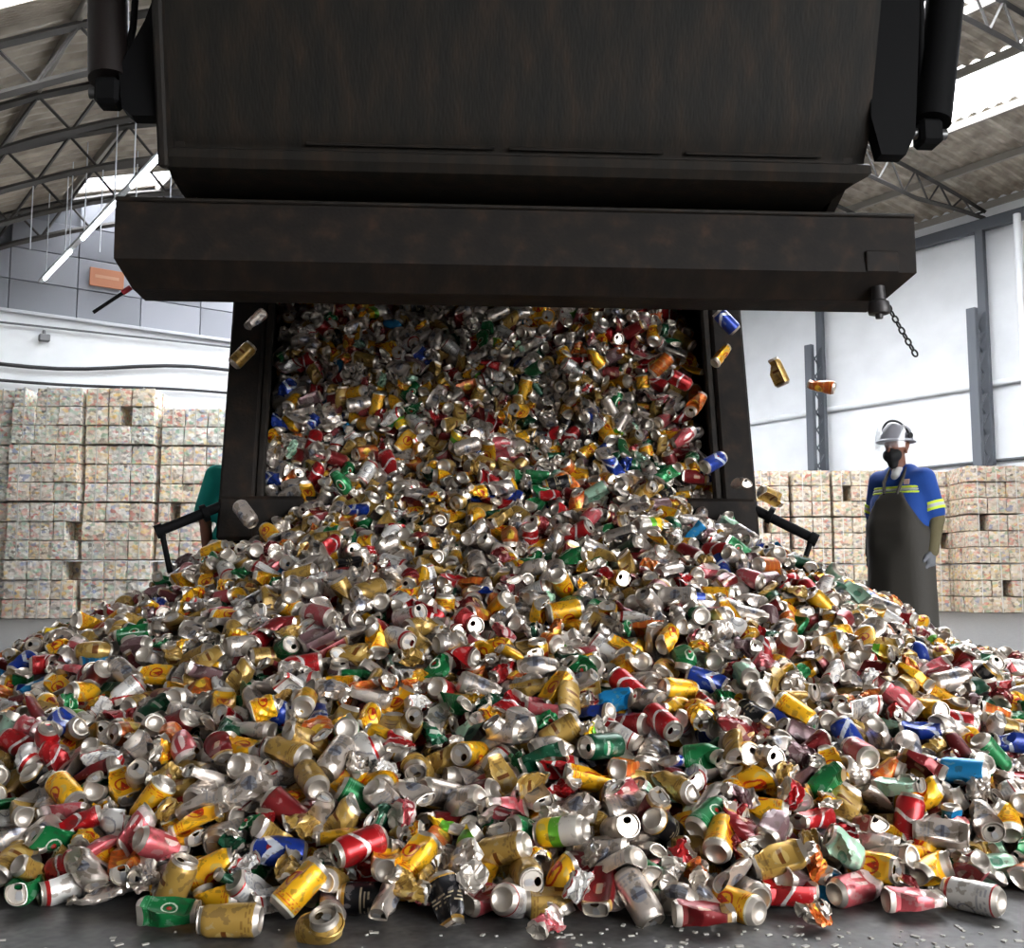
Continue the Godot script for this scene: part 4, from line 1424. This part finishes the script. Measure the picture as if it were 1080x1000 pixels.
func head_prims(c: Vector3) -> Array:
	return [[c + Vector3(0, 0.045, -0.02), c + Vector3(0, 0.05, 0.01), 0.088, 0.085], [c + Vector3(0, -0.045, 0.025), c + Vector3(0, 0.0, 0.02), 0.058, 0.068], [c + Vector3(0, -0.095, 0.055), c + Vector3(0, -0.07, 0.04), 0.032, 0.045],
		[c + Vector3(0, 0.012, 0.092), c + Vector3(0, -0.022, 0.108), 0.009, 0.015], [c + Vector3(-0.03, 0.022, 0.078), c + Vector3(0.03, 0.022, 0.078), 0.014, 0.014], [c + Vector3(-0.02, -0.058, 0.083), c + Vector3(0.02, -0.058, 0.083), 0.009, 0.009],
		[c + Vector3(-0.083, 0.02, -0.01), c + Vector3(-0.083, -0.025, 0.0), 0.016, 0.011], [c + Vector3(0.083, 0.02, -0.01), c + Vector3(0.083, -0.025, 0.0), 0.016, 0.011],
		[c + Vector3(0, -0.17, -0.025), c + Vector3(0, -0.05, -0.012), 0.058, 0.056]]

func build_worker() -> void:
	var o := base("person", Vector3(2.66, 0, -7.1), -0.85)
	o.scale = Vector3(0.85, 0.968, 0.95)
	tag(o, "worker in blue hi-vis shirt, dark apron, helmet and visor standing beside the heap", "person")
	var skin := flat("skin_brown", Color(0.47, 0.31, 0.24), 0.6)
	skin.subsurf_scatter_enabled = true
	skin.subsurf_scatter_strength = 0.1
	# joints, facing +z
	var sl := Vector3(0.195, 1.435, -0.01); var el := Vector3(0.265, 1.16, -0.03); var wl := Vector3(0.265, 0.935, 0.045)
	var sr := Vector3(-0.195, 1.435, -0.01); var er := Vector3(-0.275, 1.17, -0.05); var wr := Vector3(-0.285, 0.93, 0.0)
	var hc := Vector3(-0.01, 1.655, 0.03)
	var torso := [[Vector3(-0.12, 1.40, -0.01), Vector3(0.12, 1.40, -0.01), 0.095, 0.095], [Vector3(-0.10, 1.25, 0.02), Vector3(0.10, 1.25, 0.02), 0.125, 0.125], [Vector3(-0.09, 1.10, 0.045), Vector3(0.09, 1.10, 0.045), 0.14, 0.14], [Vector3(-0.09, 0.97, 0.02), Vector3(0.09, 0.97, 0.02), 0.13, 0.13]]
	var arms := [[sl, el, 0.062, 0.05], [el, wl, 0.048, 0.033], [sr, er, 0.062, 0.05], [er, wr, 0.048, 0.033]]
	var legs := []
	for s in [-1.0, 1.0]:
		legs.append([Vector3(s * 0.095, 0.92, 0.0), Vector3(s * 0.115, 0.50, 0.02), 0.10, 0.068])
		legs.append([Vector3(s * 0.115, 0.50, 0.02), Vector3(s * 0.12, 0.10, -0.02), 0.064, 0.045])
	var feet := []
	for s in [-1.0, 1.0]:
		feet.append([Vector3(s * 0.12, 0.055, -0.05), Vector3(s * 0.13, 0.045, 0.13), 0.05, 0.04])
		feet.append([Vector3(s * 0.12, 0.16, -0.025), Vector3(s * 0.12, 0.06, -0.03), 0.055, 0.055])
	var body := put("body", skin_mesh(torso + arms + legs + [[Vector3(0, 1.42, -0.01), hc + Vector3(0, -0.1, -0.02), 0.06, 0.056]], 0.018, 0.04), skin, o)
	put("head", skin_mesh(head_prims(hc), 0.008, 0.012), skin, body)
	var blue := flat("shirt_blue", Color(0.06, 0.25, 0.55), 0.85)
	var shirt := torso + [[sl, sl.lerp(el, 0.82), 0.068, 0.066], [sr, sr.lerp(er, 0.82), 0.068, 0.066], [Vector3(-0.07, 1.49, -0.02), Vector3(0.07, 1.49, -0.02), 0.05, 0.05]]
	put("shirt", skin_mesh(shirt, 0.014, 0.04, [[Vector3.DOWN, -0.95]], 0.014), blue, o)
	# reflective bands: yellow edges, grey middle
	var yel := flat("band_yellow", Color(0.80, 0.90, 0.22), 0.7)
	var gry := flat("band_grey", Color(0.70, 0.72, 0.70), 0.5)
	for b in [[1.335, 1.352, yel], [1.352, 1.374, gry], [1.374, 1.391, yel]]:
		put("chest_band", skin_mesh(torso, 0.0085, 0.04, [[Vector3.UP, b[1]], [Vector3.DOWN, -b[0]]], 0.020), b[2], o)
	for arm in [[sl, el], [sr, er]]:
		var d: Vector3 = (arm[1] - arm[0]).normalized()
		for b in [[0.60, 0.665, yel], [0.665, 0.745, gry], [0.745, 0.81, yel]]:
			var p0: Vector3 = arm[0].lerp(arm[1], b[0])
			var p1: Vector3 = arm[0].lerp(arm[1], b[1])
			var m := MB.new()
			m.tube([p0, p1], [0.0875], 20)
			put("sleeve_band", m.mesh(50), b[2], o)
	var cuff := flat("oversleeve_olive", Color(0.38, 0.35, 0.25), 0.9)
	put("oversleeve", skin_mesh([[sl.lerp(el, 0.8), el, 0.055, 0.058], [el, wl, 0.06, 0.046]], 0.012, 0.02), cuff, o)
	put("oversleeve", skin_mesh([[sr.lerp(er, 0.8), er, 0.055, 0.058], [er, wr, 0.06, 0.046]], 0.012, 0.02), flat("oversleeve_dark", Color(0.20, 0.19, 0.16), 0.9), o)
	put("glove", skin_mesh(hand(wl, Vector3(-0.05, -1, 0.25), Vector3(-1, 0, -0.1), Vector3(0, 0.1, 1)), 0.005, 0.008, [], 0.004), flat("glove_grey", Color(0.40, 0.41, 0.43), 0.8), o)
	put("glove", skin_mesh(hand(wr, Vector3(0.0, -1, 0.1), Vector3(1, 0, -0.1), Vector3(0, 0.1, 1)), 0.005, 0.008, [], 0.004), flat("glove_dark", Color(0.10, 0.10, 0.10), 0.8), o)
	put("trousers", skin_mesh(legs + [[Vector3(-0.08, 0.95, 0.01), Vector3(0.08, 0.95, 0.01), 0.13, 0.13]], 0.018, 0.04, [], 0.022), flat("trousers_navy", Color(0.10, 0.16, 0.34), 0.9), o)
	for f in [0, 2]:
		put("boot", skin_mesh([feet[f], feet[f + 1]], 0.012, 0.03), flat("boot_black", Color(0.06, 0.06, 0.06), 0.6), o)
	# apron: bib and skirt over the front of the body
	var leather := flat("apron_dark", Color(0.20, 0.187, 0.165), 0.75)
	var wrap := torso.slice(1) + [[Vector3(-0.10, 0.95, 0.02), Vector3(-0.13, 0.30, 0.05), 0.135, 0.12], [Vector3(0.10, 0.95, 0.02), Vector3(0.13, 0.30, 0.05), 0.135, 0.12], [Vector3(0, 0.9, 0.05), Vector3(0, 0.30, 0.09), 0.12, 0.12]]
	var ap := put("apron", skin_mesh(wrap, 0.016, 0.05, [[Vector3(0.78, 0.5, 0).normalized(), 0.80], [Vector3(-0.78, 0.5, 0).normalized(), 0.80], [Vector3.UP, 1.345], [Vector3(0, 0, -1), 0.0], [Vector3.DOWN, -0.28]], 0.034), leather, o)
	for s in [-1.0, 1.0]:
		put("neck_strap", tube_mesh([Vector3(s * 0.055, 1.33, 0.155), Vector3(s * 0.075, 1.42, 0.115), Vector3(s * 0.07, 1.515, 0.03), Vector3(s * 0.04, 1.53, -0.06)], 0.013), leather, ap)
	put("waist_strap", skin_mesh(torso, 0.014, 0.04, [[Vector3.UP, 1.03], [Vector3.DOWN, -1.0]], 0.024), leather, ap)
	# undershirt collar
	put("collar", skin_mesh([[Vector3(0, 1.49, 0.025), Vector3(0, 1.46, 0.055), 0.055, 0.045]], 0.01, 0.02), flat("collar_white", Color(0.72, 0.72, 0.72), 0.9), o)
	# helmet, visor, mask
	var hq := Basis(Vector3.UP, -0.35)
	var m := MB.new()
	m.lathe([Vector2(0.128, 0.0), Vector2(0.124, 0.012), Vector2(0.118, 0.05), Vector2(0.104, 0.09), Vector2(0.075, 0.12), Vector2(0.035, 0.137), Vector2(0.0, 0.141)], 28, hc + Vector3(0, 0.055, -0.008), hq)
	m.lathe([Vector2(0.0, 0.0), Vector2(0.15, -0.006), Vector2(0.15, 0.0), Vector2(0.12, 0.014)], 28, hc + Vector3(0, 0.055, 0.005), hq)
	var hm := put("helmet", m.mesh(40), flat("helmet_grey", Color(0.50, 0.50, 0.53), 0.4), o)
	var hb := []
	for i in 19:
		var a := PI * i / 18.0
		hb.append(hc + Vector3(0, 0.05, 0.0) + hq * Vector3(cos(a) * 0.152, sin(a) * 0.118 + 0.035, -0.005 + sin(a) * 0.05))
	m = MB.new()
	m.tube(hb, [0.009], 8)
	put("visor_frame", m.mesh(50), flat("visor_frame_black", Color(0.03, 0.03, 0.035), 0.4), hm)
	var vz := flat("visor_clear", Color(0.92, 0.93, 0.97, 0.14), 0.12)
	vz.transparency = BaseMaterial3D.TRANSPARENCY_ALPHA
	m = MB.new()
	m.grid(16, 6, func(u, v):
		var a := lerpf(PI * 0.06, PI * 0.94, u)
		return hc + hq * Vector3(cos(a) * 0.15, lerpf(-0.0, 0.165, v), sin(a) * (0.165 - 0.05 * v * v) + 0.005))
	put("visor", m.mesh(60), vz, hm)
	for s in [-1.0, 1.0]:
		put("pivot_knob", tube_mesh([hc + hq * Vector3(s * 0.148, 0.085, -0.005), hc + hq * Vector3(s * 0.168, 0.085, -0.005)], 0.02), flat("visor_frame_black", Color(0.03, 0.03, 0.035), 0.4), hm)
	put("dust_mask", skin_mesh([[hc + Vector3(-0.035, -0.045, 0.062), hc + Vector3(0.035, -0.045, 0.062), 0.042, 0.042], [hc + Vector3(-0.018, -0.055, 0.09), hc + Vector3(0.018, -0.055, 0.09), 0.036, 0.036], [hc + Vector3(0, -0.10, 0.055), hc + Vector3(0, -0.02, 0.085), 0.04, 0.028]], 0.008, 0.02), flat("mask_charcoal", Color(0.06, 0.06, 0.065), 0.8), o)
	var pk := MB.new()
	pk.box(Vector3(0.105, 1.415, 0.095), Vector3(0.05, 0.04, 0.01), 0.003)
	put("badge", pk.mesh(20), flat("badge_pale", Color(0.82, 0.70, 0.66), 0.7), o)

func build_helper() -> void:
	var o := base("person", Vector3(-1.87, 0, -7.25), 0.25)
	tag(o, "worker in a teal shirt and blue glove mostly hidden behind the truck", "person")
	var skin := flat("skin_tan", Color(0.50, 0.30, 0.22), 0.6)
	var sr := Vector3(-0.185, 1.43, 0); var er := Vector3(-0.255, 1.15, -0.02); var wr := Vector3(-0.235, 0.92, 0.08)
	var sl := Vector3(0.185, 1.43, 0); var el := Vector3(0.25, 1.16, -0.02); var wl := Vector3(0.25, 0.92, 0.05)
	var hc := Vector3(0, 1.64, 0.02)
	var torso := [[Vector3(-0.11, 1.39, 0), Vector3(0.11, 1.39, 0), 0.09, 0.09], [Vector3(-0.09, 1.2, 0.01), Vector3(0.09, 1.2, 0.01), 0.11, 0.11], [Vector3(-0.08, 1.0, 0), Vector3(0.08, 1.0, 0), 0.115, 0.115]]
	var legs := []
	for s in [-1.0, 1.0]:
		legs.append([Vector3(s * 0.09, 0.92, 0.0), Vector3(s * 0.105, 0.50, 0.02), 0.09, 0.062])
		legs.append([Vector3(s * 0.105, 0.50, 0.02), Vector3(s * 0.11, 0.10, -0.02), 0.06, 0.043])
	var body := put("body", skin_mesh(torso + legs + [[sr, er, 0.055, 0.044], [er, wr, 0.044, 0.032], [sl, el, 0.055, 0.044], [el, wl, 0.044, 0.032], [Vector3(0, 1.42, -0.01), hc + Vector3(0, -0.1, -0.02), 0.056, 0.054]], 0.018, 0.035), skin, o)
	put("head", skin_mesh(head_prims(hc), 0.009, 0.012), skin, body)
	put("shirt", skin_mesh(torso + [[sr, sr.lerp(er, 0.85), 0.066, 0.07], [sl, sl.lerp(el, 0.85), 0.066, 0.07]], 0.015, 0.035, [[Vector3.DOWN, -0.93]], 0.016), flat("shirt_teal", Color(0.05, 0.62, 0.58), 0.85), o)
	put("trousers", skin_mesh(legs + [[Vector3(-0.07, 0.95, 0), Vector3(0.07, 0.95, 0), 0.12, 0.12]], 0.018, 0.04, [], 0.018), flat("trousers_grey", Color(0.22, 0.23, 0.26), 0.9), o)
	put("glove", skin_mesh(hand(wr, Vector3(0, -1, 0.2), Vector3(1, 0, 0), Vector3(0, 0.1, 1)), 0.006, 0.008, [], 0.003), flat("glove_blue", Color(0.16, 0.42, 0.78), 0.7), o)
	put("glove", skin_mesh(hand(wl, Vector3(0, -1, 0.2), Vector3(-1, 0, 0), Vector3(0, 0.1, 1)), 0.006, 0.008, [], 0.003), flat("glove_blue", Color(0.16, 0.42, 0.78), 0.7), o)
	var m := MB.new()
	m.lathe([Vector2(0.105, 0.0), Vector2(0.108, 0.03), Vector2(0.095, 0.075), Vector2(0.05, 0.105), Vector2(0.0, 0.11)], 20, hc + Vector3(0, 0.06, -0.01))
	put("cap", m.mesh(40), flat("cap_dark", Color(0.12, 0.12, 0.13), 0.8), o)
	for s in [-1.0, 1.0]:
		put("boot", skin_mesh([[Vector3(s * 0.11, 0.055, -0.05), Vector3(s * 0.12, 0.045, 0.13), 0.05, 0.04], [Vector3(s * 0.11, 0.16, -0.025), Vector3(s * 0.11, 0.06, -0.03), 0.052, 0.052]], 0.014, 0.03), flat("boot_black", Color(0.06, 0.06, 0.06), 0.6), o)

func _ready() -> void:
	rng.seed = 3
	# camera
	var cam := Camera3D.new()
	cam.name = "camera"
	cam.position = Vector3(0, 0.7, 0)
	cam.rotation.x = PITCH
	cam.fov = rad_to_deg(2.0 * atan(500.0 / F))
	cam.near = 0.05
	cam.far = 200.0
	add_child(cam)
	# an even, bright overcast sky lights the hall through the roof's clear sheets and the open end behind the camera
	var sky := ProceduralSkyMaterial.new()
	sky.sky_top_color = Color(0.97, 0.98, 1.0)
	sky.sky_horizon_color = Color(0.96, 0.965, 0.97)
	sky.ground_bottom_color = Color(0.35, 0.35, 0.34)
	sky.ground_horizon_color = Color(0.55, 0.55, 0.54)
	sky.sun_angle_max = 0.1
	var env := Environment.new()
	env.background_mode = Environment.BG_SKY
	env.sky = Sky.new()
	env.sky.sky_material = sky
	env.background_energy_multiplier = 8.0
	env.tonemap_mode = Environment.TONE_MAPPER_LINEAR
	env.tonemap_exposure = 2.8
	env.sdfgi_enabled = true
	env.ssao_enabled = true
	env.ssil_enabled = true
	var we := WorldEnvironment.new()
	we.name = "world"
	we.environment = env
	add_child(we)
	hall = Transform3D(Basis(Vector3.UP, 0.62282), Vector3.ZERO)
	build_hall()
	print("hall")
	build_truck()
	print("truck")
	build_bales()
	print("bales")
	build_cans()
	print("cans")
	build_worker()
	build_helper()
	print("people")
